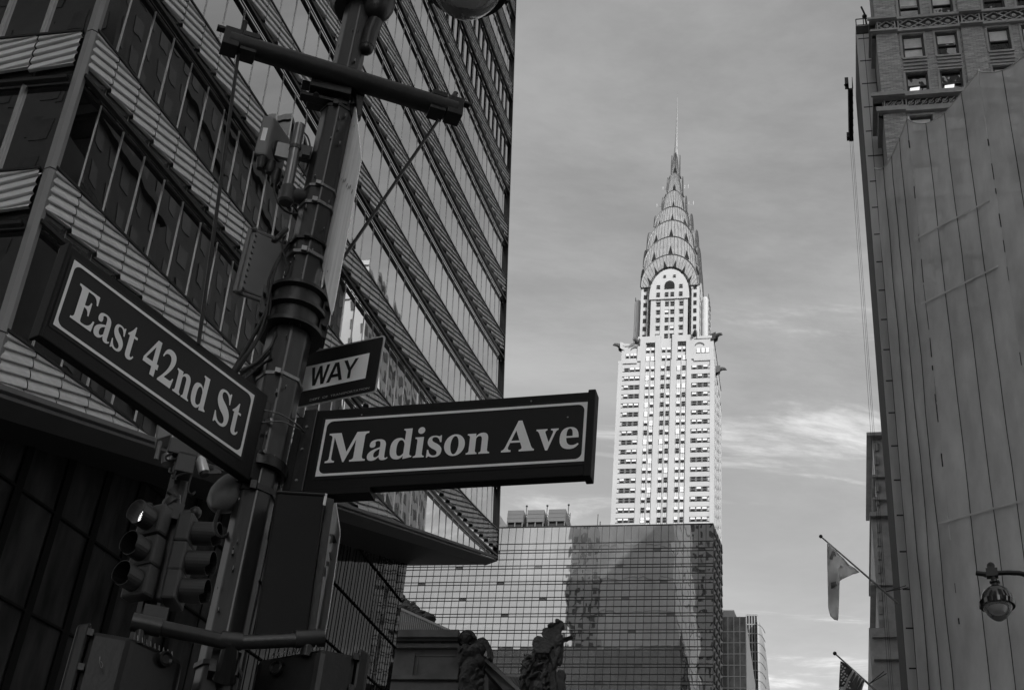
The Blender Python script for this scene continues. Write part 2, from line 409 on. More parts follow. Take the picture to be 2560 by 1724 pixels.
# soffit: follows the sloping cut, runs in under the tower
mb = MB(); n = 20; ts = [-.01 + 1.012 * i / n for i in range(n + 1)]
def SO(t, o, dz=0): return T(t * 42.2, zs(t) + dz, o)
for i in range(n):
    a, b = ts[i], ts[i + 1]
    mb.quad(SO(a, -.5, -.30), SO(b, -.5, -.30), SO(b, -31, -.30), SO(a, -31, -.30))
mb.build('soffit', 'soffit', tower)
mb = MB()
for (o1, d1, o2, d2) in ((.10, .14, .12, .02), (.12, .02, .04, -.02), (.06, -.04, .07, -.12), (.07, -.12, -.52, -.34)):
    for i in range(n):
        a, b = ts[i], ts[i + 1]
        mb.quad(SO(a, o1, d1), SO(b, o1, d1), SO(b, o2, d2), SO(a, o2, d2))
mb.quad(SO(1.002, .12, .02), SO(1.002, .07, -.12), SO(1.002, -31, -.12), SO(1.002, -31, .3))
mb.build('fascia', 'fascia', tower)
# recessed base wall below the soffit
def BWp(u, z, o=0.0):
    m = 1.4 + .0857 * u
    return EYE + (TP + E * u - S * (m - o) + Z * (z - TP.z) - EYE) * K14
mb = MB(); fn = MB(); sm = {}
us = [-3 + .97 * i for i in range(47)]
def seam(u, n): return 16.2 + .22 * (u - 6) + 2.35 * n
for i in range(len(us) - 1):
    a, b = us[i], us[i + 1]
    top = lambda u: 15.1 + .4415 * u + .25
    for n in range(-9, 5):
        za, zb = seam(a, n), seam(b, n); zc, zd = min(seam(a, n + 1), top(a)), min(seam(b, n + 1), top(b))
        za, zb = min(za, top(a)), min(zb, top(b))
        if zc - za < .02 and zd - zb < .02: continue
        tx_, tz_ = random.gauss(0, .002), random.gauss(0, .002); tl = [-tx_ - tz_, tx_ - tz_, tx_ + tz_, -tx_ + tz_]
        mb.quad(BWp(a, za, tl[0]), BWp(b, zb, tl[1]), BWp(b, zd, tl[2]), BWp(a, zc, tl[3]))
        if seam(a, n) < top(a): sm.setdefault(n, MB()).bar(BWp(a, seam(a, n), .03), BWp(b, min(seam(b, n), top(b)), .03), S * .05, Z * .04)
    w = .20 if a < 16 else .025
    if a >= 16 or i % 2 == 0: fn.bar(BWp(a, -1, .06), BWp(a, top(a), .06), S * .02, E * w, 1)
mb.build('base_glazing', 'base_glass', tower); fn.build('base_fins', ['rail', 'fin_dark'], tower)
for q_ in sm.values(): q_.build('base_seam', 'fin_dark', tower)
# hidden sides and the upper storeys above the frame
mb = MB(); nN = 31.0
zt = ZTOP
for i in range(24):
    z0, z1 = 34 + (zt - 34) * i / 24, 34 + (zt - 34) * (i + 1) / 24
    for q in range(16):
        a, b = -nN * q / 16, -nN * (q + 1) / 16
        tx_, tz_ = random.gauss(0, .004), random.gauss(0, .004); tl = [-tx_ - tz_, tx_ - tz_, tx_ + tz_, -tx_ + tz_]
        mb.quad(T(uR(z0), z0, a + 0) + E * tl[0], T(uR(z0), z0, b) + E * tl[1], T(uR(z1), z1, b) + E * tl[2], T(uR(z1), z1, a) + E * tl[3])
mb.build('rear_glazing', 'spandrel', tower)
mb = MB()
mb.quad(T(0, zt, 0), T(uR(zt), zt, 0), T(uR(zt), zt, -nN), T(0, zt, -nN), 0)
mb.quad(T(0, 0, -nN), T(42, 0, -nN), T(uR(zt), zt, -nN), T(0, zt, -nN), 0)
mb.quad(T(41.9, 0, -6), T(41.9, 33.7, -6), T(41.9, 33.7, -nN), T(41.9, 0, -nN), 0)
mb.build('roof_slab', 'soffit', tower)
mb = MB()
for i in range(7):
    z0, z1 = zt + 5 * i, zt + 5 * (i + 1) - .6
    mb.prism([T(.5, z0, -.3), T(uR(z0), z0, -.3), T(uR(z0), z0, -10.5), T(.5, z0, -10.5)], T(0, z1, 0) - T(0, z0, 0), 0)
    mb.prism([T(.7, z1, -.5), T(uR(z1) - .2, z1, -.5), T(uR(z1) - .2, z1, -10.3), T(.7, z1, -10.3)], Z * .86, 1)
mb.build('upper_storeys', ['upper_wall', 'upper_wall'], tower)
# ------------------------------------------------------------------ the spired skyscraper
M['white_brick'] = mat('white_glazed_brick', 0.37, 0.6, spec=0.3, var=0.10, vscale=0.25, stretch=(1, 1, 0.4))
M['grey_brick'] = mat('grey_brick_band', 0.07, 0.7, var=0.2)
M['spandrel_metal'] = mat('spandrel_panel', 0.50, 0.5, metal=0.2, var=0.15)
M['far_glass'] = mat('far_window_glass', 0.014, 0.2, spec=0.25, var=0.5, vscale=0.6)
M['blind'] = mat('white_blind', 0.72, 0.7, var=0.1, vscale=0.5)
M['far_frame'] = mat('window_frame_grey', 0.22, 0.6)
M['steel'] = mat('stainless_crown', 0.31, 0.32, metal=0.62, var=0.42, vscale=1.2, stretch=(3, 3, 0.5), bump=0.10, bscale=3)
M['steel_dark'] = mat('stainless_shaded_rib', 0.09, 0.4, metal=0.6, var=0.2)  # darker copy of the crown steel, shade put into its colour
CF = H(1660, 1100, 300.0)
def K(a, b, z): return V((CF.x, CF.y, 0)) + S * a + E * b + Z * z
spire_tower = thing('spired_skyscraper', 'white skyscraper with a stepped arched steel crown and needle spire', 'skyscraper', K(0, 12, 0))
def kbox(mb, a0, a1, b0, b1, z0, z1, mi=0):
    return mb.obox(K((a0 + a1) / 2, (b0 + b1) / 2, (z0 + z1) / 2), S * ((a1 - a0) / 2), E * ((b1 - b0) / 2), Z * ((z1 - z0) / 2), mi)
HW = 12.15; DEP = 24.3
rows = [210.1 - 2.705 * i for i in range(40)]
AN = lambda q: -HW + 2 * HW * q           # fraction across the west front
# wall: core (recessed 0.5 m), piers, wing bands
w = MB()
kbox(w, -HW + .2, HW - .2, .30, DEP - .3, 0, 212.4)
piers = [(.235, .284), (.385, .442), (.508, .607), (.712, .762)]
piers = [(.232, .283), (.386, .441), (.549, .606), (.713, .762)]
for p0, p1 in piers: kbox(w, AN(p0), AN(p1), .0, .9, 0, 212.6)
for q in ((.3305, .3355), (.4915, .4995), (.657, .662)): kbox(w, AN(q[0]), AN(q[1]), .12, .9, 0, 212.6)
kbox(w, -HW, AN(.045), .02, .9, 0, 212.5); kbox(w, AN(.955), HW, .02, .9, 0, 212.5)
for s in (0, 1):       # south and north corner piers and plain side strips
    aa = (HW - .9, HW) if s else (-HW, -HW + .9)
    for b0, b1 in ((.95, 3.4), (5.6, 8.2), (11.2, 13.2), (16.0, 18.6), (20.8, DEP)):
        kbox(w, aa[0], aa[1], b0, b1, 0, 212.5)
for r in rows:
    # wing spandrel bands (white) between window strips
    kbox(w, -HW + .03, AN(.232), .06, .9, r - 2.705 + .62, r - .78)
    kbox(w, AN(.762), HW - .03, .06, .9, r - 2.705 + .62, r - .78)
    for b0, b1 in ((3.4, 5.6), (8.2, 11.2), (13.2, 16.0), (18.6, 20.8)):
        kbox(w, HW - .8, HW - .04, b0, b1, r - 2.705 + .62, r - .78)
w.build('shaft_wall', 'white_brick', spire_tower)
# white corner blocks wrap the wing strips between dark lines
cb = MB(); dk = MB()
for r in rows[:24]:
    kbox(cb, -HW + .06, AN(.062), .12, .9, r - .50, r + .36)
    kbox(cb, AN(.937), HW - .06, .12, .9, r - .50, r + .36)
    for za in (r - .78, r + .36):
        kbox(dk, -HW + .05, AN(.20), .3, .9, za, za + .28 if za < r else za + .26)
        kbox(dk, AN(.80), HW - .05, .3, .9, za, za + .28 if za < r else za + .26)
for r in rows[:24]:
    kbox(dk, AN(.064), AN(.2315), .235, .31, r - .60, r + .60); kbox(dk, AN(.7625), AN(.936), .235, .31, r - .60, r + .60)
cb.build('corner_blocks', 'white_brick', spire_tower); dk.build('dark_brick_lines', 'grey_brick', spire_tower)
# recessed spandrel ribs between the paired windows
sp = MB()
for (c0, c1) in ((.288, .328), (.338, .382), (.446, .489), (.502, .546), (.611, .655), (.664, .710)):
    for i, r in enumerate(rows[:24]):
        for f in (.25, .72): 
            a = AN(c0 + (c1 - c0) * f); kbox(sp, a - .07, a + .07, .22, .32, r - 2.705 + .75, r - .72, 0)
sp.build('spandrel_ribs', 'spandrel_metal', spire_tower)
# windows: four kinds of leaf shared by all of them
def window_mesh(wd, ht, blind, name):
    mb = MB(); hw, hh = wd / 2, ht / 2
    P = lambda a, z, b=0: S * a + E * b + Z * z
    mb.obox(P(0, 0, .06), S * hw, E * .05, Z * hh, 0)
    zb = hh - ht * blind
    if blind > 0.02: mb.obox(P(0, (hh + zb) / 2, .0), S * (hw - .04), E * .03, Z * ((hh - zb) / 2 - .02), 1)
    mb.obox(P(0, 0, -.03), S * hw, E * .03, Z * .04, 2)
    for s in (-1, 1): mb.obox(P(s * (hw - .03), 0, -.03), S * .035, E * .04, Z * hh, 2)
    me = bpy.data.meshes.new(name); me.from_pydata([tuple(p) for p in mb.v], [], mb.f)
    for m in ('far_glass', 'blind', 'far_frame'): me.materials.append(M[m])
    me.polygons.foreach_set('material_index', mb.m); return me
WM = {}
def win_kinds(wd, ht): 
    k = (wd, ht)
    if k not in WM: WM[k] = [window_mesh(wd, ht, b, 'window') for b in (0.0, .42, .42, .5, .96, .0)]
    return WM[k]
wcount = [0]; rest = []
def cwindow(a, b, z, wd, ht, kind):
    me = win_kinds(wd, ht)[kind]
    loc = K(a, b, z)
    if wcount[0] < 100:
        o = bpy.data.objects.new('window', me); col.objects.link(o); o.parent = spire_tower; o.location = loc - OFF[spire_tower.name]; wcount[0] += 1
    else: rest.append((me, loc))
cols = [(.3075), (.362), (.467), (.524), (.632), (.686)]
rnd = random.Random(5)
def kpick(center):
    x = rnd.random()
    if center: return 0 if x < .55 else (1 if x < .85 else 4)
    return 0 if x < .22 else (rnd.choice((1, 2, 3)) if x < .82 else 4)
uphalf = [230.5, 233.2]
upper_rows = [221.2 + 2.62 * i for i in range(8)]
for z in upper_rows:
    for a in (-.85, .65): cwindow(a, 5.36, z, 1.05, 1.55, rnd.choice((0, 0, 0, 3)))
    for a in (-3.1, 3.0): cwindow(a, 5.36, z, 1.0, 1.45, rnd.choice((0, 0, 0, 5)))
for i, r in enumerate(rows[:18]):
    for q, c in enumerate(cols): cwindow(AN(c), .22, r, .96, 1.42, kpick(q in (2, 3)))
    for c in (.090, .1465, .203): cwindow(AN(c), .22, r, 1.16, 1.14, rnd.choice((1, 1, 3, 0, 0, 0, 5)))
    for c in (.795, .8515, .908): cwindow(AN(c), .22, r, 1.16, 1.14, rnd.choice((1, 1, 3, 0, 0, 0, 5)))
# setback storeys (top of the wings and the centre block)
st = MB()
kbox(st, -11.5, -7.4, .3, DEP - .3, 212.4, 217.9); kbox(st, 7.0, 11.9, .3, DEP - .3, 212.4, 219.4)
kbox(st, -7.4, 7.0, .5, DEP - .5, 212.3, 219.6)
for p0, p1 in ((-7.4, -5.3), (-2.9, -1.5), (1.4, 2.8), (5.0, 7.0)): kbox(st, p0, p1, 0.0, .9, 212.6, 219.4 + (1.1 if abs(p0 + p1) < 9 else 0))
kbox(st, -7.4, -1.5, .02, .8, 218.2, 220.2); kbox(st, 1.4, 7.0, .02, .8, 218.2, 220.2)
kbox(st, -12.2, -7.4, .0, DEP, 212.0, 212.9); kbox(st, 7.0, 12.2, .0, DEP, 212.0, 212.9)
kbox(st, -11.7, -7.4, .1, DEP, 217.5, 218.2); kbox(st, 7.0, 12.1, .1, DEP, 218.9, 219.7)
st.build('setback_wall', 'white_brick', spire_tower)
for z in (213.4, 216.0):
    for a in (-4.75, -3.45, -.7, .62, 3.35, 4.55): cwindow(a, .42, z, .96, 1.4, rnd.choice((0, 1, 4, 3)))
for a in (-9.9, -8.8, -7.95): cwindow(a, .2, 214.4, .8, 1.3, 3)
for a in (8.1, 9.3, 10.4): cwindow(a, .2, 215.2, .95, 1.4, 4)
ga = MB()
for a0 in (-5.0, 3.0):
    for i in range(5): kbox(ga, a0 + i * .42, a0 + i * .42 + .28, .25, .5, 217.2, 218.0)
ga.build('vent_slots', 'far_glass', spire_tower)
ar = MB()
for cx, zc in ((-8.0, 216.2), (8.4, 216.8)):
    pts = [K(cx + 1.25 * cos(pi * i / 8), .16, zc + 1.0 * sin(pi * i / 8)) for i in range(9)] + [K(cx - 1.0 * cos(pi * i / 8), .16, zc + .65 * sin(pi * i / 8)) for i in range(9)]
    for i in range(8): ar.quad(pts[i], pts[i + 1], pts[16 - i], pts[17 - i])
ar.build('arched_hoods', 'grey_brick', spire_tower)
# upper shaft
CB = 12.5; UH = 7.5
us_ = MB()
kbox(us_, -5.05, 4.75, 5.4, CB + 7.1, 218, 238.2)
for a0, a1 in ((-1.55, -1.35 + .0), (-.2, .0), (1.2, 1.45)): kbox(us_, a0, a1, 5.1, 5.8, 218, 243.0 if a0 < -1 or a0 > 1 else 239.6)
for a0, a1 in ((-5.05, -3.75), (-2.45, -1.5), (1.3, 2.35), (3.65, 4.75)): kbox(us_, a0, a1, 5.02, 5.8, 218, 238.4)
for z in upper_rows + [upper_rows[-1] + 2.62]:
    kbox(us_, -5.0, 4.7, 5.16, 5.8, z - 1.31 - .5, z - .78)
# side strips and round-cornered buttresses
for s in (-1, 1):
    kbox(us_, s * 6.65 - 1.1, s * 6.65 + 1.1, 5.2, CB + 7.3, 218, 240.0)
    kbox(us_, s * 8.7 - 1.1, s * 8.7 + 1.1, 8.4, 17.2, 212, 237.4)
    for bb in (8.4, 17.2): us_.lathe(K(s * 8.95, bb, 212), Z, [(0, .9), (25.4, .9), (26.2, .6)], 12)
us_.build('upper_shaft', 'white_brick', spire_tower)
ub = MB()
for s in (-1, 1):
    for a0 in (5.15, 5.5): kbox(ub, s * a0 - .12, s * a0 + .12, 5.1, 5.6, 218, 239)
    for z in upper_rows:
        kbox(ub, s * 6.6 - .42, s * 6.6 + .42, 5.12, 5.4, z - .7, z + .7)
        kbox(ub, s * 5.33 - .14, s * 5.33 + .14, 5.05, 5.3, z - .5, z + .35)
        for b in (9.6, 11.2, 13.2, 15.2): kbox(ub, s * 9.82 - .06, s * 9.82 + .06, b - .45, b + .45, z - .6, z + .6)
        for b in (6.4, 7.5, 17.9): kbox(ub, s * 7.77 - .06, s * 7.77 + .06, b - .3, b + .3, z - .6, z + .6)
ub.build('side_strips_dark', 'far_glass', spire_tower)
# the crown
def arch(hw, zsp, zap, pw, n=18):
    pts = []
    for i in range(n + 1):
        th = pi * i / n
        c = cos(th); s = sin(th)
        x = hw * math.copysign(abs(c) ** pw, c)
        pts.append((x, zsp + (zap - zsp) * s ** (1.0 if pw >= 1 else 1.0)))
    return pts
tiers = [(5.3, 236.9, 245.7, 1.0, 7.85), (7.65, 240.2, 250.9, 1.0, 7.75), (7.2, 247.3, 257.6, 1.0, 7.3), (6.5, 254.0, 264.1, 1.0, 6.6), (4.95, 263.3, 270.4, 1.0, 5.05), (3.2, 271.0, 278.0, 1.0, 3.3), (2.05, 278.6, 285.9, 1.2, 2.15), (1.12, 286.2, 294.6, 1.4, 1.2)]
def tier_prism(mb, t, side, zb):
    hw, zsp, zap, pw, L = t
    prof = arch(hw, zsp, zap, pw); prof = [(hw, zb)] + prof + [(-hw, zb)]
    if side == 0: pts = [K(-.2 + x, CB - L, z) for x, z in prof]; mb.prism(pts, E * (2 * L))
    else: pts = [K(-.2 - L, CB + x, z) for x, z in prof]; mb.prism(pts, S * (2 * L))
mb = MB()
for side in (0, 1): tier_prism(mb, tiers[0], side, 235.7)
mb.build('masonry_arch', 'white_brick', spire_tower)
for z in (239.2, 241.8):
    for a in (-3.1, 2.9): 
        if z < 241 : cwindow(a, CB - 7.92, z + .5, .95, 1.3, 0)
for a in (-1.5, 1.1): cwindow(a, CB - 7.92, 243.2, .75, 1.0, 0)
for a in (-3.1, -.85, .65, 2.9): cwindow(a, CB - 7.92, 237.1, 1.0, 1.5, 0)
hd_ = MB(); prof = arch(1.35, 240.0, 241.7, 1.0, 10)
hd_.prism([K(-.15 + x, CB - 7.95, z) for x, z in prof] + [K(-.15 - 1.35, CB - 7.95, 238.9), K(-.15 + 1.35, CB - 7.95, 238.9)], E * .3)
for hw_ in (5.5, 5.85):
    hd_.tube([K(-.2 + x, CB - 7.85, z) for x, z in [(hw_, 218.5)] + arch(hw_, 237.2, 245.9 + hw_ - 5.3, 1.0) + [(-hw_, 218.5)]], .10, 5)
hd_.build('arched_window', 'far_glass', spire_tower)
for i, t in enumerate(tiers[1:], 1):
    mb = MB(); zb = 240.0 if i == 1 else tiers[i][1] - (3 if i < 4 else 8)
    for side in (0, 1): tier_prism(mb, t, side, zb)
    # rolled edge along every arch, and flutes on the west and south faces
    hw, zsp, zap, pw, L = t
    for side, sg in ((0, -1), (0, 1), (1, -1), (1, 1)):
        prof = arch(hw - .05, zsp, zap - .05, pw)
        q = [(K(-.2 + x, CB + sg * L, z) if side == 0 else K(-.2 + sg * L, CB + x, z)) for x, z in prof]
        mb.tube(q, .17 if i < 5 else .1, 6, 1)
    phw, pzs, pza, ppw, pL = tiers[i - 1]
    for side, sg in ((0, -1), (1, 1)):
        nfl = 23
        for j in range(nfl):
            th = pi * (j + .5) / nfl
            def pt(h, zs_, za_, pw_, f=1.0):
                c = cos(th); return (h * math.copysign(abs(c) ** pw_, c), zs_ + (za_ - zs_) * sin(th))
            x0, z0 = pt(phw, pzs, pza, ppw); x1, z1 = pt(hw, zsp, zap, pw)
            x0 = min(max(x0, -hw), hw)
            A = K(-.2 + x0, CB + sg * (L + .02), z0) if side == 0 else K(-.2 + sg * (L + .02), CB + x0, z0)
            B = K(-.2 + x1 * .97, CB + sg * (L + .02), z1 - .1) if side == 0 else K(-.2 + sg * (L + .02), CB + x1 * .97, z1 - .1)
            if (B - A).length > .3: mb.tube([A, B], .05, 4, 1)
    mb.build('crown_tier', ['steel', 'steel_dark'], spire_tower)
    # triangular windows
    nt_ = 5 if i < 5 else 3
    if i == 1: nt_ = 6
    for side, sg in ((0, -1), (1, 1)):
        for j in range(nt_):
            th = pi * (j + .5) / nt_ if i != 1 else pi * (j + 1.0) / (nt_ + 1)
            c = cos(th)
            x0 = phw * math.copysign(abs(c) ** ppw, c); z0 = pzs + (pza - pzs) * sin(th)
            x1 = hw * math.copysign(abs(c) ** pw, c); z1 = zsp + (zap - zsp) * sin(th)
            d = V((x1 - x0, 0, z1 - z0)); ln = d.length; d.normalize(); nrm = V((-d.z, 0, d.x))
            hgt = min(ln * .58, 3.3); wd = hgt * .20
            base = V((x0, 0, z0)) + d * .25
            tri = [base - nrm * wd, base + nrm * wd, base + d * hgt]
            off = L + .09
            tri = [(K(-.2 + p.x, CB + sg * off, p.z) if side == 0 else K(-.2 + sg * off, CB + p.x, p.z)) for p in tri]
            m2 = MB(); m2.prism(tri, (E * -sg if side == 0 else S * -sg) * .05)
            m2.build('triangular_window', 'far_glass', spire_tower)
sp_ = MB(); sp_.lathe(K(-.2, CB, 289), Z, [(0, 1.3), (3, 1.0), (5.5, .72), (9, .45), (15, .27), (22, .16), (28, .07), (31.5, .02)], 8)
sp_.build('spire', 'steel', spire_tower)
an = MB()
for z, h in ((280.6, 3.6), (274.2, 5.2)):
    for s in (-1, 1):
        an.tube([K(s * 1.0, CB - 1, z), K(s * h, CB - 1, z)], .06, 5)
        for q in (.75, 1.0): an.tube([K(s * h * q, CB - 1, z - .1), K(s * h * q, CB - 1, z + 1.2)], .05, 5)
an.build('aerials', 'spandrel_metal', spire_tower)
def eagle(a, b, z, da, db):
    mb = MB(); d = (S * da + E * db).normalized(); sd_ = d.cross(Z)
    p = K(a, b, z)
    mb.tube([p - d * .8, p + d * .5 + Z * .1, p + d * 1.4 + Z * .35, p + d * 2.0 + Z * .25, p + d * 2.5 - Z * .12], [.75, .62, .45, .42, .08], 8)
    for s in (-1, 1):
        mb.prism([p + sd_ * s * .45 - d * .9 + Z * 0.9, p + sd_ * s * .6 + d * .9 + Z * .9, p + sd_ * s * .5 + d * .7 - Z * .9, p + sd_ * s * .5 - d * .9 - Z * 1.5], sd_ * s * .16)
    mb.build('eagle_gargoyle', 'steel_dark', spire_tower, smooth=True)
eagle(-11.5, .6, 217.6, -1, -.5); eagle(-7.2, .5, 218.4, -.6, -1); eagle(7.0, .5, 219.9, .2, -1); eagle(12.0, .6, 219.4, 1, -.5); eagle(12.4, 5, 212.3, 1, .0)
# everything past the hundred largest windows: one part
mb = MB()
for me, loc in rest:
    vs = [loc + vv.co for vv in me.vertices]
    o = len(mb.v); mb.v += vs
    for p in me.polygons: mb.f.append([i + o for i in p.vertices]); mb.m.append(p.material_index)
# windows of the south side
for i, r in enumerate(rows[:18]):
    for b in (4.5, 9.0, 10.4, 14.0, 15.2, 19.7): 
        kbox(mb, HW - .32, HW - .10, b - .55, b + .55, r - .62, r + .55, 0)
o = mb.build('windows', ['far_glass', 'blind', 'far_frame'], spire_tower); o['kind'] = 'stuff'
# ------------------------------------------------------------------ the mirrored hotel
M['mirror'] = mirror_glass('mirror_curtain_wall', 0.18, 0.58, 0.62, 0.012, 0.30, 0.30, (1, 1, 0.5), fres=1.6, dist=0.06)
M['grid'] = mat('dark_glazing_bar', 0.02, 0.5, var=0.3)
M['hotel_side'] = mat('patterned_side_wall', 0.20, 0.4, metal=0.3, var=0.2, vscale=2)
M['cool'] = mat('cooling_tower_sheet', 0.14, 0.55, var=0.12, vscale=0.5, stretch=(0.3, 0.3, 5))
M['far_grey_dark'] = mat('roof_plinth', .08, .7)
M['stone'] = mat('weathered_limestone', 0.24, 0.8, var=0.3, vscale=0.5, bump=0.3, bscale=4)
M['stone_dark'] = mat('dark_stone', 0.09, 0.8, var=0.45, vscale=0.9, bump=0.5, bscale=5)  # darker stone tone for carvings, ribs and frieze blocks
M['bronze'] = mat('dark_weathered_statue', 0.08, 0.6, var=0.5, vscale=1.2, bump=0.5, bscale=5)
M['roof_metal'] = mat('ribbed_roof_sheet', 0.28, 0.5, metal=0.1, var=0.12)
FHd = (H(1500, 1400, 166.0) - EYE).dot(E)
def HP(a, z, o=0.0):       # a metres to the right along the west front, o outwards (towards us)
    return V((0, 0, z)) + E * FHd + S * a - E * o + Z * 0
a_of = lambda x, y: (NS(x, y, FHd)).dot(S)
aR = a_of(1784, 1309); aL = a_of(900, 1450); ZT = 91.65
hotel = thing('mirrored_hotel', 'broad block faced in mirrored glass squares reflecting the clouds', 'hotel', HP((aL + aR) / 2, 0))
vs_ = 0.953; na = int((aR - aL) / vs_); zl = []
z = ZT - 2.42
zl = [ZT, z]
while z > 40:
    zl += [z - .92, z - 1.33, z - 2.24]; z -= 2.24
zl = [q for q in zl if q > 30]
mb = MB(); rn = random.Random(3)
for i in range(na):
    a0, a1 = aR - (i + 1) * vs_, aR - i * vs_
    for j in range(len(zl) - 1):
        tx_, tz_ = rn.gauss(0, .0005), rn.gauss(0, .0005); tl = [-tx_ - tz_, tx_ - tz_, tx_ + tz_, -tx_ + tz_]
        mi = 1 if (j > 1 and (zl[j] - zl[j + 1]) < .6 and (i * 7 + j * 3) % 11 < 1) else 0
        mb.quad(HP(a0, zl[j + 1], tl[0]), HP(a1, zl[j + 1], tl[1]), HP(a1, zl[j], tl[2]), HP(a0, zl[j], tl[3]), mi)
mb.quad(HP(aL, 0), HP(aR, 0), HP(aR, zl[-1]), HP(aL, zl[-1]))
mb.build('mirror_wall', ['mirror', 'cool'], hotel)
gb = MB()
for z in zl[1:]: gb.obox(HP((aL + aR) / 2, z, .02), S * ((aR - aL) / 2), E * .05, Z * .034)
gb.build('horizontal_glazing_bars', 'grid', hotel)
gb = MB()
for i in range(na + 1): gb.obox(HP(aR - i * vs_, (ZT + zl[-1]) / 2, .015), S * .026, E * .045, Z * ((ZT - zl[-1]) / 2))
gb.build('upright_glazing_bars', 'grid', hotel)
# chamfered south side and bulk
pR = HP(aR, 0); d21 = hdir(21); q2 = pR + d21 * 5.9
mb = MB(); nz_ = 60
for i in range(nz_):
    z0, z1 = ZT * i / nz_, ZT * (i + 1) / nz_
    for k in range(4):
        p0, p1 = pR + d21 * 5.9 * k / 4, pR + d21 * 5.9 * (k + 1) / 4
        mb.quad(p0 + Z * z0, p1 + Z * z0, p1 + Z * z1, p0 + Z * z1)
        pm = (p0 + p1) / 2 + S * .02
        mb.prism([pm + Z * (z0 + .2) - d21 * .45, pm + Z * (z0 + .2) + d21 * .45, pm + Z * (z1 - .25)], S * .10, 1)
mb.build('side_wall', ['hotel_side', 'grid'], hotel)
mb = MB()
qb = q2 + hdir(6) * 50
mb.quad(q2, qb, qb + Z * ZT, q2 + Z * ZT)
mb.poly([pR + Z * (ZT - .02), q2 + Z * (ZT - .02), qb + Z * (ZT - .02), HP(aL, ZT - .02) + E * 60])
mb.poly([HP(aR, ZT - .02), HP(aL, ZT - .02) + E * 60, HP(aL, ZT - .02)][::-1])
mb.quad(HP(aL, 0), HP(aL, 0) + E * 60, HP(aL, ZT) + E * 60, HP(aL, ZT))
mb.build('rear_walls', 'hotel_side', hotel)
mb = MB()
mb.obox(HP((aL + aR) / 2, ZT + .04, -.05), S * ((aR - aL) / 2), E * .14, Z * .05)
ra0, ra1 = a_of(1420, 1315), a_of(1555, 1312)
for zz in (.45,): mb.obox(HP((ra0 + ra1) / 2, ZT + zz, -.6), S * ((ra1 - ra0) / 2), E * .02, Z * .02)
for i in range(9): mb.obox(HP(ra0 + (ra1 - ra0) * i / 8, ZT + .25, -.6), S * .02, E * .02, Z * .25)
a_ = a_of(1493, 1300); mb.tube([HP(a_, ZT, -.4), HP(a_, ZT + 2.0, -.4)], .05, 6); mb.tube([HP(a_ + .35, ZT, -.4), HP(a_ + .35, ZT + .9, -.4)], .07, 6)
mb.build('parapet', 'grid', hotel)
# three cooling units on the hotel roof
def cooling(x0, x1, yt, yb, lab):
    d = FHd + 6
    A = NS(x0, yb, d); B = NS(x1, yb, d); zt_ = NS((x0 + x1) / 2, yt, d).z
    a0, a1 = A.dot(S), B.dot(S); zb = A.z
    base = E * d
    t = thing('cooling_unit', lab, 'cooling tower', base + S * ((a0 + a1) / 2) + Z * zb, 'cooling units on the mirrored hotel roof')
    h = zt_ - zb; cc = base + S * ((a0 + a1) / 2)
    m = MB(); hz = zb + h * .27
    m.obox(cc + E * 2.5 + Z * ((hz + zt_) / 2), S * ((a1 - a0) / 2), E * 2.5, Z * ((zt_ - hz) / 2))
    for f in (.33, .66): m.obox(cc + Z * (hz + (zt_ - hz) * f), S * ((a1 - a0) / 2 + .02), E * .03, Z * .03)
    m.build('casing', 'cool', t)
    m = MB(); m.obox(cc + E * 2.6 + Z * ((zb + hz) / 2), S * ((a1 - a0) / 2 - .12), E * 2.3, Z * ((hz - zb) / 2 - .02)); m.build('intake', 'grid', t)
    m = MB()
    for f in (-1, 0, 1): m.obox(cc + E * .12 + S * f * ((a1 - a0) / 2 - .08) + Z * ((zb + hz) / 2), S * .08, E * .08, Z * ((hz - zb) / 2))
    m.build('legs', 'cool', t)
    m = MB(); m.obox(cc + E * 2.5 + Z * ((ZT + zb) / 2 - .05), S * ((a1 - a0) / 2), E * 2.4, Z * ((zb - ZT) / 2)); m.build('plinth', 'far_grey_dark', t)
    m = MB(); s0 = cc + S * ((a1 - a0) / 2 + .25)
    for yy in (.5, 2.0):
        m.tube([s0 + E * yy + Z * zb, s0 + E * yy + Z * (zt_ + .5)], .05, 6)
    for i in range(7): m.tube([s0 + E * .5 + Z * (zb + h * i / 7), s0 + E * 2 + Z * (zb + h * (i + 1) / 7)], .04, 5)
    m.tube([s0 + Z * zt_ + E * .5, s0 + Z * (zt_ + .8) + E * .5], .06, 6); m.ell(s0 + Z * (zt_ + .9) + E * .5, .16, n=5)
    m.build('access_ladder', 'grid', t)
cooling(1266, 1306, 1275, 1316, 'leftmost of the three pale cooling units on the mirrored roof')
cooling(1316, 1358, 1274, 1315, 'middle one of the three pale cooling units on the mirrored roof')
cooling(1369, 1412, 1272, 1313, 'rightmost of the three pale cooling units on the mirrored roof')
ph = MB(); A = NS(1243, 1300, FHd + 9)
ph.prism([A + Z * 0 + S * -12, A + S * .2 + Z * 1.0, A + S * 2.0 - Z * 1.6, A + S * -12 - Z * 2], E * 5); ph.build('plant_room', 'hotel_side', hotel)

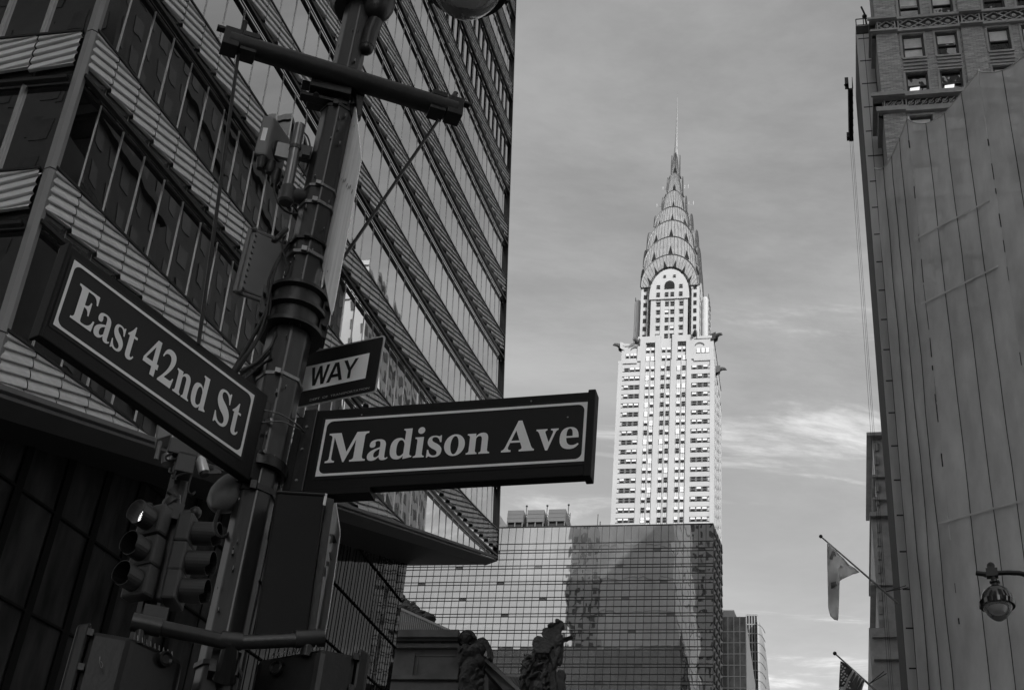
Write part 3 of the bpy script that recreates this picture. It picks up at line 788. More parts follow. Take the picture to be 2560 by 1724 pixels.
# ------------------------------------------------------------------ far blocks to the right of the hotel
M['dark_curtain'] = mirror_glass('dark_far_glass', 0.018, 0.03, 0.3, 0.05, 0.2, 0.25, fres=1.3)
M['pale_wall'] = mat('pale_far_wall', 0.2, 0.6, var=0.08, vscale=0.3)
M['far_grey'] = mat('far_grey_wall', 0.13, 0.6, var=0.15, vscale=0.3)
def block(name, label, cat, x0, x1, ytop, dist, depth, m_front, m_side, nx, nz, m_grid='grid', ztop=None, side_lines=0, gw=.10, sh=.3):
    A = NS(x0, ytop, dist); B = NS(x1, ytop, dist); zt_ = A.z; a0, a1 = A.dot(S), B.dot(S)
    base = E * dist
    t = thing(name, label, cat, base + S * ((a0 + a1) / 2))
    m = MB(); P = lambda a, z, b=0: base + S * a + E * b + Z * z
    m.quad(P(a0, 0), P(a1, 0), P(a1, zt_), P(a0, zt_), 0)
    m.quad(P(a1, 0), P(a1, 0, depth), P(a1, zt_, depth), P(a1, zt_), 1); m.quad(P(a0, 0, depth), P(a0, 0), P(a0, zt_), P(a0, zt_, depth), 1)
    m.quad(P(a0, zt_), P(a1, zt_), P(a1, zt_, depth), P(a0, zt_, depth), 1); m.quad(P(a1, 0, depth), P(a0, 0, depth), P(a0, zt_, depth), P(a1, zt_, depth), 1)
    m.build('walls', [m_front, m_side], t)
    g_ = MB()
    for i in range(nx + 1): g_.obox(P(a0 + (a1 - a0) * i / nx, zt_ / 2, -.02), S * gw, E * .08, Z * (zt_ / 2))
    for j in range(nz): 
        g_.obox(P((a0 + a1) / 2, zt_ - sh - j * (2.9), -.03), S * ((a1 - a0) / 2), E * .08, Z * (gw * 1.2))
        if side_lines: g_.obox(P(a1 + .02, zt_ - sh - j * 2.9, depth / 2), S * .06, E * (depth / 2), Z * gw * 1.6)
    for i in range(side_lines): g_.obox(P(a1 + .03, zt_ / 2, depth * (i + .5) / side_lines), S * .07, E * .09, Z * (zt_ / 2))
    g_.build('glazing_bars', m_grid, t)
    return t, base, a0, a1, zt_
t, base, a0, a1, zt_ = block('dark_glass_block', 'dark gridded glass block just right of the mirrored hotel', 'office block', 1790, 1864, 1541, 330, 42, 'dark_curtain', 'far_grey', 5, 22, sh=4)
m = MB(); P = lambda a, z, b=0: base + S * a + E * b + Z * z
A = NS(1806, 1524, 332).dot(S); B = NS(1845, 1524, 332).dot(S); zz = NS(1830, 1523, 332).z
m.prism([P(A, zt_, 2), P(B, zt_, 2), P(B - 1.0, zz, 2), P(A, zz, 2)], E * 12)
m.build('penthouse', 'far_grey', t)
m = MB(); A2 = A + .2; m.prism([P(A2, zt_ + .2, 1.8), P(A2 + 3.6, zt_ + .2, 1.8), P(A2 + 2.6, zz - .4, 1.8), P(A2, zz - .4, 1.8)], E * -.1 + Z * 0)
m.build('louvre_opening', 'grid', t)
t, base, a0, a1, zt_ = block('pale_gridded_tower', 'pale tower with a fine white grid behind the dark glass block', 'office tower', 1866, 1893, 1535, 400, 60, 'dark_curtain', 'far_grey', 4, 26, 'pale_wall', gw=.14)
# slab with a rounded flank
A = NS(1893, 1537, 396); base = E * 396; a0 = A.dot(S); zt_ = A.z
cv = thing('curved_tower', 'slim pale tower with a rounded flank at the right end of the skyline', 'office tower', base + S * a0)
m = MB(); pl = []
for i in range(11):
    th = pi / 2 * i / 10; pl.append(base + S * (a0 + 2.3 * sin(th) ** .9) + E * (14 * (1 - cos(th))))
for i in range(10):
    zt1 = zt_ - .0 * i; m.quad(pl[i], pl[i + 1], pl[i + 1] + Z * (zt_ - i * 1.3 - 1.3), pl[i] + Z * (zt_ - i * 1.3), 0)
m.poly([p + Z * (zt_ - i * 1.3) for i, p in enumerate(pl)] + [pl[-1] + E * 20 - S * 6 + Z * (zt_ - 13), pl[0] + E * 50 + Z * zt_])
m.quad(pl[10], pl[10] + E * 25, pl[10] + E * 25 + Z * (zt_ - 13), pl[10] + Z * (zt_ - 13))
m.build('rounded_wall', 'pale_wall', cv, smooth=True)
g_ = MB()
for j in range(26):
    z = zt_ - 3 - j * 2.9
    g_.tube([p + S * .03 + Z * (z - 0 * i) for i, p in enumerate(pl[:7])], .10, 4)
g_.build('floor_lines', 'far_grey', cv)

# ------------------------------------------------------------------ railway terminal with its rooftop sculpture
TD = 118.0
zz3 = lambda x, y: (1000 + x / 3.174, 1230 + y / 3.174)
def TPt(x, y, b=0.0): return NS(*zz3(x, y), TD + b)
tl = TPt(20, 1568); 
terminal = thing('railway_terminal', 'old stone railway terminal with ribbed roof and carved attic below the mirrored hotel', 'station', E * TD + S * TPt(260, 1400).dot(S))
def tbox(mb, x0, y0, x1, y1, b0, b1, mi=0):
    A = TPt(x0, y1, 0); B = TPt(x1, y0, 0); 
    a0, a1 = A.dot(S), TPt(x1, y1, 0).dot(S); z0, z1 = A.z, TPt(x0, y0, 0).z
    return mb.obox(E * (TD + (b0 + b1) / 2) + S * ((a0 + a1) / 2) + Z * ((z0 + z1) / 2), S * ((a1 - a0) / 2), E * ((b1 - b0) / 2), Z * ((z1 - z0) / 2), mi)
m = MB()
tbox(m, -260, 1240, 460, 2600, 0, 8); tbox(m, -260, 1122, 476, 1178, -.9, 8.5); tbox(m, -260, 1178, 470, 1194, -.5, 8); tbox(m, -260, 1216, 472, 1246, -.45, 8); tbox(m, -260, 1194, 455, 1216, -.1, 8)
tbox(m, -260, 1462, 462, 1492, -.4, 8); tbox(m, -260, 1512, 462, 1600, -.2, 8)
tbox(m, 40, 1275, 100, 1462, -.12, 2); tbox(m, 440, 1250, 462, 1462, -.15, 2)
tbox(m, 620, 1560, 1600, 2600, .5, 8)
m.build('attic_wall', 'stone', terminal)
m = MB(); tbox(m, 118, 1285, 440, 1300, -.06, 1); tbox(m, 118, 1448, 440, 1462, -.06, 1); tbox(m, 118, 1285, 132, 1462, -.06, 1); tbox(m, 426, 1285, 440, 1462, -.06, 1); m.build('panel_moulding', 'stone', terminal)
m = MB(); tbox(m, 112, 1196, 190, 1214, -.25, .2); tbox(m, 330, 1196, 470, 1214, -.25, .2); m.build('frieze_shadow_blocks', 'stone_dark', terminal)  # dark blocks put the shade of the frieze groove into colour
# ribbed roof slope
e0, e1, rt, rl = TPt(-200, 1121, .2), TPt(418, 1121, .2), TPt(408, 1110, 1.0), TPt(-200, 838, 14)
m = MB(); m.quad(e0, e1, rt, rl)
m.build('roof', 'roof_metal', terminal)
m = MB(); n_ = 38
for i in range(n_):
    f = i / (n_ - 1); p = e0.lerp(e1, f); hh = 1 - f
    tp = rl.lerp(rt, f); m.tube([p + Z * .03, p.lerp(tp, .97) + Z * .05], .055, 4)
m.build('roof_ribs', 'stone_dark', terminal)
m = MB(); m.bar(rl, rt, E * .25, Z * .16); m.build('roof_ridge', 'roof_metal', terminal)
m = MB(); rr = random.Random(9)
for i in range(60):
    f = rr.random() ** .7; p = TPt(-120, 770, 16).lerp(TPt(240, 1030, 9), f)
    m.ell(p + V((0, 0, rr.uniform(-.4, .5))), (rr.uniform(.3, .7), rr.uniform(.3, .7), rr.uniform(.25, .6)), n=4)
m.build('ridge_cresting', 'stone_dark', terminal)
m = MB()
m.prism([TPt(655, 1290, .3), TPt(720, 1330, .3), TPt(960, 1568, .3), TPt(1100, 1720, .3), TPt(960, 1720, .3), TPt(655, 1385, .3)], E * 2.2)
m.prism([TPt(690, 1318, -.3), TPt(985, 1590, -.3), TPt(960, 1600, -.3), TPt(670, 1335, -.3)], E * .6)
m.build('raking_cornice', 'stone', terminal)
m = MB(); m.quad(TPt(700, 1440, 3), TPt(1000, 1440, 3), TPt(1000, 1700, 2), TPt(700, 1700, 2)); m.build('rear_roof', 'roof_metal', terminal)
m = MB()
for i in range(16): m.tube([TPt(830 + i * 12, 1460, 2.9), TPt(800 + i * 12, 1560, 2.4)], .045, 4)
m.build('rear_roof_ribs', 'stone_dark', terminal)
# carved scroll and caryatid
def fused(name, blobs, matname, label, cat, vox=.09, root=None, disp=.0, polys=()):
    mb = MB()
    for pts, b0, th in polys:
        P_ = [TPt((x - 1000) * 3.174, (y - 1230) * 3.174, b0) for x, y in pts]
        tri = geometry.tessellate_polygon([P_])
        for t3 in tri: mb.prism([P_[i] for i in t3], E * th)
    for (x, y, rx, ry, b, rot) in blobs:
        c = TPt(x, y, b); s = (TD * 1.17) / 3600 / 3.174
        R_ = Matrix.Rotation(radians(rot), 3, E)
        basis = Matrix((S, E, Z)).transposed()
        mb.ell(c, (rx * s, max(min(rx, ry), 22) * s * .9, ry * s), R_.to_3x3() @ basis, n=7)
    o = mb.build(name, matname, root, smooth=True)
    rm_ = o.modifiers.new('fuse', 'REMESH'); rm_.mode = 'VOXEL'; rm_.voxel_size = vox; rm_.use_smooth_shade = True
    if disp:
        tx = bpy.data.textures.new('carving', 'CLOUDS'); tx.noise_scale = .22
        dm = o.modifiers.new('carving', 'DISPLACE'); dm.texture = tx; dm.strength = disp; dm.mid_level = .5
    if label: tag(o, label, cat)
    return o
orn = thing('carved_scroll', 'dark carved stone scroll and figure at the corner of the terminal attic', 'stone carving', TPt(590, 1560, -.5))
m = MB(); ax = (E * -1).normalized()
def arcshell(cx, cy, rx, ry, a0, a1, th, b0, b1, n=12):
    o_ = [TPt(cx + rx * cos(radians(a)), cy - ry * sin(radians(a)), b0) for a in [a0 + (a1 - a0) * i / n for i in range(n + 1)]]
    i_ = [TPt(cx + (rx - th) * cos(radians(a)), cy - (ry - th) * sin(radians(a)), b0) for a in [a0 + (a1 - a0) * i / n for i in range(n + 1)]]
    for k in range(n): m.prism([o_[k], o_[k + 1], i_[k + 1], i_[k]], E * (b1 - b0))
arcshell(535, 1165, 72, 80, 10, 170, 28, -.7, 1.2); arcshell(650, 1255, 70, 108, -28, 128, 26, -.5, .8)
m.prism([TPt(478, 1150, -.4), TPt(600, 1150, -.4), TPt(640, 1200, -.4), TPt(480, 1200, -.4)], E * 1.2)
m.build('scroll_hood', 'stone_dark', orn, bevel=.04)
rr = random.Random(21); bl = [(535, 1150, 45, 52, -.3, 0), (640, 1240, 42, 60, -.2, 10), (520, 1290, 58, 90, -.2, 0), (560, 1400, 70, 110, -.2, 6), (590, 1260, 50, 60, -.4, 0), (530, 1500, 62, 110, -.2, -4), (600, 1500, 45, 110, -.3, 5), (545, 1600, 70, 120, -.1, 0), (625, 1330, 38, 55, -.4, -25)]
for i in range(26): bl.append((rr.uniform(470, 650), rr.uniform(1210, 1600), rr.uniform(9, 24), rr.uniform(12, 34), rr.uniform(-.9, -.3), rr.uniform(-40, 40)))
fused('caryatid', bl, 'stone_dark', None, None, .05, orn, .13, [([(1110 + x / 5.466, 1560 + y / 5.466) for x, y in pl_], b0_, th_) for pl_, b0_, th_ in (
    ([(190, 240), (250, 255), (480, 250), (540, 430), (570, 520), (520, 660), (500, 720), (490, 1000), (150, 1000), (165, 600), (180, 400)], .0, 1.0),
    ([(415, 255), (470, 180), (540, 165), (600, 240), (630, 350), (640, 455), (605, 465), (585, 380), (560, 300), (520, 260), (480, 270), (450, 300), (440, 350), (400, 330)], -.6, .9))])
# statue group: a standing figure with raised arm over seated ones
bl = [(1248, 1020, 18, 20, -.4, 0), (1200, 1050, 30, 18, -.45, -25), (1265, 1180, 30, 56, -.45, -6), (1255, 1270, 26, 50, -.45, 12), (1228, 1350, 18, 54, -.45, 6), (1060, 1300, 26, 26, -.3, 10), (1145, 1285, 24, 26, -.3, 0), (1010, 1360, 30, 26, -.3, 0), (1100, 1370, 44, 14, -.4, -30), (990, 1430, 22, 36, -.2, 0), (1060, 1450, 50, 14, -.4, -35), (1140, 1440, 16, 56, -.4, 20), (1090, 1540, 40, 50, -.2, 0), (1100, 1660, 170, 90, .3, 0)]
for i in range(46): bl.append((rr.uniform(965, 1190), rr.uniform(1290, 1570), rr.uniform(5, 11), rr.uniform(16, 42), rr.uniform(-.5, -.05), rr.uniform(-70, 70)))
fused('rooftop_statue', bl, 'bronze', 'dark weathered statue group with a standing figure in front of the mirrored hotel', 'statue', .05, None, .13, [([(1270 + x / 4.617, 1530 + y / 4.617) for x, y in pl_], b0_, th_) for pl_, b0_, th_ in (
    ([(395, 265), (385, 240), (400, 190), (430, 172), (455, 165), (480, 125), (510, 108), (545, 112), (540, 90), (570, 72), (600, 85), (635, 100), (640, 150), (615, 170), (598, 205), (615, 240), (640, 285), (690, 275), (735, 250), (745, 262), (700, 290), (650, 305), (628, 320), (630, 400), (625, 480), (610, 560), (585, 590), (560, 580), (545, 640), (540, 720), (560, 830), (570, 960), (490, 960), (480, 760), (490, 680), (510, 600), (500, 540), (470, 480), (490, 400), (520, 385), (460, 320), (400, 280)], -.35, .7),
    ([(275, 340), (300, 290), (340, 262), (400, 280), (470, 325), (528, 388), (500, 400), (470, 470), (380, 465), (320, 460), (285, 420)], -.7, .35),
    ([(260, 480), (285, 430), (380, 460), (440, 455), (480, 500), (520, 600), (500, 700), (490, 960), (100, 960), (140, 830), (135, 760), (150, 690), (130, 665), (165, 600), (160, 550), (220, 535), (260, 520)], .0, 1.0),
    ([(560, 690), (590, 655), (640, 660), (660, 700), (640, 760), (650, 830), (640, 960), (560, 960), (555, 780)], .1, .8))])
# ------------------------------------------------------------------ brick building on the right, netting, neighbours
def brick_mat(name, c1, c2, mortar):
    m = bpy.data.materials.new(name); m.use_nodes = True; t = m.node_tree; b = t.nodes['Principled BSDF']; b.inputs['Roughness'].default_value = 0.85
    geo = t.nodes.new('ShaderNodeTexCoord')
    dS = t.nodes.new('ShaderNodeVectorMath'); dS.operation = 'DOT_PRODUCT'; dS.inputs[1].default_value = (S.x + E.x, S.y + E.y, 0); t.links.new(geo.outputs['Object'], dS.inputs[0])
    sp_ = t.nodes.new('ShaderNodeSeparateXYZ'); t.links.new(geo.outputs['Object'], sp_.inputs[0])
    cb_ = t.nodes.new('ShaderNodeCombineXYZ'); t.links.new(dS.outputs['Value'], cb_.inputs[0]); t.links.new(sp_.outputs[2], cb_.inputs[1])
    br = t.nodes.new('ShaderNodeTexBrick'); br.inputs['Scale'].default_value = 1.0; br.inputs['Brick Width'].default_value = .34; br.inputs['Row Height'].default_value = .10; br.inputs['Mortar Size'].default_value = .012
    br.inputs['Color1'].default_value = (c1, c1, c1, 1); br.inputs['Color2'].default_value = (c2, c2, c2, 1); br.inputs['Mortar'].default_value = (mortar, mortar, mortar, 1)
    t.links.new(cb_.outputs[0], br.inputs['Vector'])
    mp = t.nodes.new('ShaderNodeMapping'); mp.inputs['Scale'].default_value = (.8, 4, 1); t.links.new(cb_.outputs[0], mp.inputs[0])
    nz = N(t, 'ShaderNodeTexNoise', Scale=1.6, Detail=6.0, Roughness=.65); t.links.new(mp.outputs[0], nz.inputs['Vector'])
    r = t.nodes.new('ShaderNodeMapRange'); r.inputs[1].default_value = .3; r.inputs[2].default_value = .7; r.inputs[3].default_value = .6; r.inputs[4].default_value = 1.4; t.links.new(nz.outputs['Fac'], r.inputs[0])
    mu = t.nodes.new('ShaderNodeMix'); mu.data_type = 'RGBA'; mu.blend_type = 'MULTIPLY'; mu.inputs[0].default_value = 1.0
    t.links.new(br.outputs['Color'], mu.inputs[6]); t.links.new(r.outputs[0], mu.inputs[7]); t.links.new(mu.outputs[2], b.inputs['Base Color'])
    return m
M['brick'] = brick_mat('tan_brick', .50, .33, .26)
M['trim'] = mat('terracotta_trim', .38, .75, var=.25, vscale=1.5, bump=.2, bscale=8)
M['trim_dark'] = mat('frieze_ground', .035, .8, var=.4, vscale=3)
M['sash'] = mat('window_sash', .06, .6)
M['pane'] = mirror_glass('old_window_pane', .018, .10, .7, .02, .5, .9, fres=1.5)
M['shade'] = mat('pale_roller_blind', .75, .7, var=.25, vscale=1.2)
M['tube_light'] = mat('ceiling_tube_light', .8, .5, emit=.5)
KC = H(2200, 200, 60.0); KC = V((KC.x, KC.y, 0))
def BP(a, z, o=0.0): return KC + S * a + Z * z - E * o      # o outwards, towards the avenue
brick = thing('brick_building', 'tall dark brick building with sash windows and patterned friezes above the netting', 'office building', BP(6, 0))
BH = 96.0; BWID = 34
def bbox(mb, a0, a1, z0, z1, o0, o1, mi=0):
    return mb.obox(BP((a0 + a1) / 2, (z0 + z1) / 2, (o0 + o1) / 2), S * ((a1 - a0) / 2), E * ((o1 - o0) / 2), Z * ((z1 - z0) / 2), mi)
wins = []
bays = [0.0 + 4.72 * i for i in range(7)]
rowz = []
z0 = 61.4
base_rows = [(61.42, 63.25), (64.42, 66.35), (67.85, 69.75), (71.0, 72.9), (74.1, 76.0), (77.2, 79.1), (57.9, 59.85), (54.6, 56.5), (51.3, 53.2), (48, 49.9), (44.7, 46.6)]
for (za, zb) in base_rows:
    for b in bays:
        for c in (2.02, 3.88): wins.append((b + c - .60, b + c + .60, za, zb))
m = MB()
# wall as pieces round the openings
zs_all = sorted(base_rows)
edges = [0.0]
for za, zb in zs_all: edges += [za, zb]
edges.append(BH)
for i in range(len(edges) - 1):
    lo, hi = edges[i], edges[i + 1]
    if i % 2 == 0: bbox(m, 0, BWID, lo, hi, -.4, 0)
    else:
        xs = [0.0]
        for b in bays:
            for c in (2.02, 3.88): xs += [b + c - .60, b + c + .60]
        xs.append(BWID)
        for j in range(0, len(xs), 2): bbox(m, xs[j], xs[j + 1], lo, hi, -.4, 0)
for b in bays: bbox(m, b - .0 if b else .0, b + 1.18, 0, BH, 0.003, .12)
m.build('wall', 'brick', brick)
m = MB()
m.quad(BP(0, 0, 0), BP(0, 0, -2.6), BP(0, BH, -2.6), BP(0, BH, 0)); m.quad(BP(BWID, 0, 0), BP(BWID, 0, -40), BP(BWID, BH, -40), BP(BWID, BH, 0))
m.quad(BP(0, BH, 0), BP(BWID, BH, 0), BP(BWID, BH, -40), BP(0, BH, -2.6)); m.build('side_wall', 'brick', brick)
# projecting courses and friezes
def course(z0, z1, proud, name='cornice', m_='trim'):
    mb = MB(); bbox(mb, -proud, BWID, z0, z1, -.2, proud)
    mb.obox(BP(-proud / 2, (z0 + z1) / 2, -1.3), S * (proud / 2), E * 1.3, Z * ((z1 - z0) / 2))
    for b in bays: bbox(mb, b - .02 if b else -proud - .1, b + 1.22, z0 + .02, z1 - .02, proud + .003, proud + .13)
    mb.build(name, m_, brick)
def frieze(z0, z1, kind):
    g_ = MB(); bbox(g_, .05, BWID, z0, z1, .12, .16); g_.build('frieze_ground', 'trim_dark', brick)
    mb = MB(); zc = (z0 + z1) / 2; h = (z1 - z0) / 2
    for b in bays:
        for (a0, a1, n_) in ((b + .15, b + 1.05, 1), (b + 1.32, b + 4.6, 3)):
            for s0, s1 in ((a0 - .08, a0), (a1, a1 + .08)): bbox(mb, s0, s1, z0, z1, .12, .24)
            w_ = (a1 - a0) / n_
            for q in range(n_):
                x0, x1 = a0 + w_ * q, a0 + w_ * (q + 1); xc = (x0 + x1) / 2
                if kind == 'diamond':
                    for p, r_ in (((x0, zc), (xc, z1)), ((xc, z1), (x1, zc)), ((x1, zc), (xc, z0)), ((xc, z0), (x0, zc)), ((x0, z0), (x0 + w_ * .25, zc - h * .5)), ((x1, z0), (x1 - w_ * .25, zc - h * .5)), ((x0, z1), (x0 + w_ * .25, zc + h * .5)), ((x1, z1), (x1 - w_ * .25, zc + h * .5))):
                        mb.bar(BP(p[0], p[1], .2), BP(r_[0], r_[1], .2), E * .03, (BP(r_[0], r_[1]) - BP(p[0], p[1])).cross(E).normalized() * .035)
                    mb.lathe(BP(xc, zc, .16), E * -1, [(0, .16), (.05, .12), (.07, .02)], 8)
                else:
                    for kx in range(3):
                        cx = x0 + w_ * (kx + .5) / 3
                        ring = [BP(cx + .15 * cos(t_) * (1 - t_ / 9), zc + .17 * sin(t_) * (1 - t_ / 9) * (1 if kx % 2 else -1), .19) for t_ in [i_ * .55 for i_ in range(13)]]
                        mb.tube(ring, .032, 5)
                        mb.tube([BP(cx - .18, z0 + .05, .19), BP(cx, zc, .19), BP(cx + .2, z1 - .05, .19)], .03, 5)
    mb.build('frieze_relief', 'trim', brick)
course(67.42, 67.62, .34); course(66.50, 66.68, .24); frieze(66.68, 67.42, 'diamond')
course(61.0, 61.32, .50); course(60.05, 60.42, .26); frieze(60.42, 61.0, 'scroll')
course(73.2, 73.6, .4); course(80, 80.5, .5); course(53.6, 54, .4)
for (za, zb) in base_rows[:3] + base_rows[3:6]:
    if za in (64.42,):
        mb = MB()
        for b in bays:
            for c in (2.02, 3.88):
                for zz_ in (za - .32, za - .62, za - .9): bbox(mb, b + c - .66, b + c + .66, zz_ - .06, zz_ + .05, 0, .09)
        mb.build('spandrel_moulding', 'trim', brick)
# windows, each its own part with a frame
rw = random.Random(4)
vis_w = [w for w in wins if w[2] > 57 and w[2] < 70 and w[0] < 15]
for (a0, a1, za, zb) in vis_w:
    f = MB(); t_ = .10
    for (p0, p1, q0, q1) in ((a0, a0 + t_, za, zb), (a1 - t_, a1, za, zb), (a0 + t_, a1 - t_, za, za + t_ * .8), (a0 + t_, a1 - t_, zb - t_, zb)): bbox(f, p0, p1, q0, q1, -.30, -.12)
    zm = (za + zb) / 2; bbox(f, a0 + t_, a1 - t_, zm - .035, zm + .035, -.3, -.16)
    bbox(f, a0 - .08, a1 + .08, za - .13, za - .003, -.3, .10, 1)
    for s0, s1 in ((a0 - .13, a0 - .003), (a1 + .003, a1 + .13)): bbox(f, s0, s1, za, zb, .002, .05, 1)
    bbox(f, a0 - .13, a1 + .13, zb + .003, zb + .14, .002, .06, 1)
    fo = f.build('window', ['sash', 'trim'], brick)
    g_ = MB(); j_ = [rw.uniform(-.012, .012) for _ in range(4)]
    g_.quad(BP(a0 + t_, za, -.26 + j_[0]), BP(a1 - t_, za, -.26 + j_[1]), BP(a1 - t_, zm, -.26), BP(a0 + t_, zm, -.26))
    g_.quad(BP(a0 + t_, zm, -.22), BP(a1 - t_, zm, -.22), BP(a1 - t_, zb, -.22 + j_[2]), BP(a0 + t_, zb, -.22 + j_[3]))
    g_.build('pane', 'pane', fo)
    lit = abs(za - 61.42) < .1 and a0 < 4
    if rw.random() < .85 and not lit:
        d = rw.choice((.38, .46, .55, .85)); s_ = MB()
        zz0 = zb - .1 - (zb - za - .2) * d
        bbox(s_, a0 + t_ + .02, a1 - t_ - .02, max(zz0, zm + .04), zb - t_, -.215, -.205)
        if zz0 < zm - .1: bbox(s_, a0 + t_ + .02, a1 - t_ - .02, zz0, zm - .05, -.255, -.245)
        s_.build('blind', 'shade', fo)
    if lit:
        s_ = MB(); x0 = a0 + .16 if a0 < 2 else a0 + .18
        s_.prism([BP(x0, zm - .36, -.20), BP(x0 + .52, zm - .30, -.20), BP(x0 + .56, zm - .04, -.20), BP(x0 + .03, zm - .10, -.20)], E * .01)
        s_.build('ceiling_light', 'tube_light', fo)
m = MB()
for (a0, a1, za, zb) in wins:
    if (a0, a1, za, zb) not in vis_w: m.quad(BP(a0, za, -.3), BP(a1, za, -.3), BP(a1, zb, -.3), BP(a0, zb, -.3))
m.build('plain_windows', 'pane', brick)
# panelled slab wall behind the brick corner
M['rear_pane'] = mat('dark_street_window', .03, .4, spec=.2, var=.7, vscale=.5)
M['rear_stone'] = mat('pale_office_stone', .45, .8, var=.15, vscale=.1)
M['rear_dark'] = mat('dark_office_brick', .045, .8, var=.3, vscale=.3)
M['panel'] = mat('panelled_wall', .62, .55, var=.15, vscale=.35, stretch=(1, 1, .5))
KS = KC + E * 3.2
def PS(a, z, e=0.0): return KS + S * a + Z * z + E * e
aL_ = (onplane(2139, 68, KS, E) - KS).dot(S); zS = onplane(2139, 68, KS, E).z
slabt = thing('panelled_slab', 'narrow grey panelled wall rising behind the brick corner beside the sky', 'building', PS(aL_ + 4, 0))
m = MB(); m.obox(PS(aL_ + 9, zS / 2, 3), S * 9, E * 3, Z * (zS / 2)); m.build('wall', 'rear_dark', slabt)  # body coloured dark to keep its reflection in the tower dark
m = MB(); m.obox(PS(aL_ + 9, zS / 2, -.06), S * 9, E * .05, Z * (zS / 2)); m.build('cladding', 'panel', slabt)
m = MB()
for i in range(40):
    m.obox(PS(aL_ + 4.5, zS - 1.2 - i * 1.95, -.115), S * 4.4, E * .012, Z * .035)
for i in range(6): m.obox(PS(aL_ + .42 + i * .52, zS / 2, -.116), S * .014, E * .012, Z * (zS / 2 - .3))
m.build('panel_joints', 'grid', slabt)
m = MB(); m.obox(PS(aL_ + 4.5, zS - .45, -.12), S * 4.5, E * .05, Z * .33)
m.build('dark_coping', 'trim_dark', slabt)
m = MB()
for z in (zS + .25, zS + .8): m.tube([PS(aL_ + .05, z, .1), PS(aL_ + 2.4, z, .1)], .035, 5)
for i in range(6): m.tube([PS(aL_ + .05 + i * .45, zS, .1), PS(aL_ + .05 + i * .45, zS + .8, .1)], .03, 5)
m.tube([PS(aL_ + .7, zS, .2), PS(aL_ + .62, zS + 1.3, .2), PS(aL_ + .45, zS + 2.0, .2)], .06, 6); m.ell(PS(aL_ + .6, zS + 1.1, .2), .16, n=5)
m.build('roof_railing', 'grid', slabt)
# hanging work platform
n0 = H(2127, 222, 66.0); zpl = n0.z
def atz(x, y, z): d = ray(x, y); return EYE + d * ((z - EYE.z) / d.z)
f0 = atz(2128.5, 352, zpl)
plat = thing('work_platform', 'long dark work platform hanging high on cables beside the panelled wall', 'work platform', (n0 + f0) / 2)
dirp = (f0 - n0).normalized(); sdp = dirp.cross(Z)
m = MB(); m.bar(n0, f0, sdp * .13, Z * .06); m.build('deck', 'black_metal', plat)
m = MB()
for s in (-1, 1):
    for zz_ in (.5, 1.0): m.tube([n0 + sdp * s * .13 + Z * zz_, f0 + sdp * s * .13 + Z * zz_], .02, 5)
    for i in range(8): q = n0.lerp(f0, i / 7); m.tube([q + sdp * s * .13, q + sdp * s * .13 + Z * 1.0], .02, 5)
m.build('railing', 'black_metal', plat)
m = MB(); m.obox(n0 + Z * .5 - sdp * .24, sdp * .1, dirp * .25, Z * .28); m.obox(f0 + Z * .4 - sdp * .2, sdp * .08, dirp * .2, Z * .2); m.tube([n0 - sdp * .2, n0 - sdp * .36 + Z * .4], .05, 5); m.build('hoist_motor', 'black_metal', plat)
cbm = MB()
for i, q in enumerate((n0.lerp(f0, .97), n0.lerp(f0, .90), n0.lerp(f0, .99))):
    off_ = sdp * (-.1 + .1 * i)
    cbm.tube([q + off_ + Z * 1.0, q + off_ - Z * (zpl - 2)], .009, 4)
cbm.build('suspension_cables', 'cable', plat)
# debris netting on the scaffold
def net_mat():
    m = mat('grey_debris_netting', .76, .9, spec=.1, var=.26, vscale=.55, stretch=(1, 1, .45), bump=.5, bscale=1.8)
    t = m.node_tree; b = t.nodes['Principled BSDF']; o = [n_ for n_ in t.nodes if n_.type == 'OUTPUT_MATERIAL'][0]
    tr = t.nodes.new('ShaderNodeBsdfTransparent'); mx = t.nodes.new('ShaderNodeMixShader'); mx.inputs[0].default_value = .80
    t.links.new(tr.outputs[0], mx.inputs[1]); t.links.new(b.outputs[0], mx.inputs[2]); t.links.new(mx.outputs[0], o.inputs[0]); return m
M['net'] = net_mat()
M['net_lap'] = mat('netting_double_layer', .68, .9, spec=.1, var=.12, vscale=2)
M['seam'] = mat('netting_seam', .03, .8)
M['rust'] = mat('scaffold_tube', .6, .5, metal=.1, var=.3)
NB = H(2268, 297, 55.0); ztn = NB.z; NA = atz(2187, 420, ztn); NC = atz(2446, 178, ztn)
ND = NC + (NC - NB) * 1.15; NE = ND + (NC - NB) * 1.2
netw = thing('debris_netting', 'grey debris netting draped down the scaffolding over the lower brick building', 'netting', V((NB.x, NB.y, 0)))
mb = MB(); rb = random.Random(8)
seams = MB(); posts = MB()
segs = [(NA, NB, .85), (NB, NC, 1.2), (NC, ND, 1.0), (ND, NE, 1.0)]
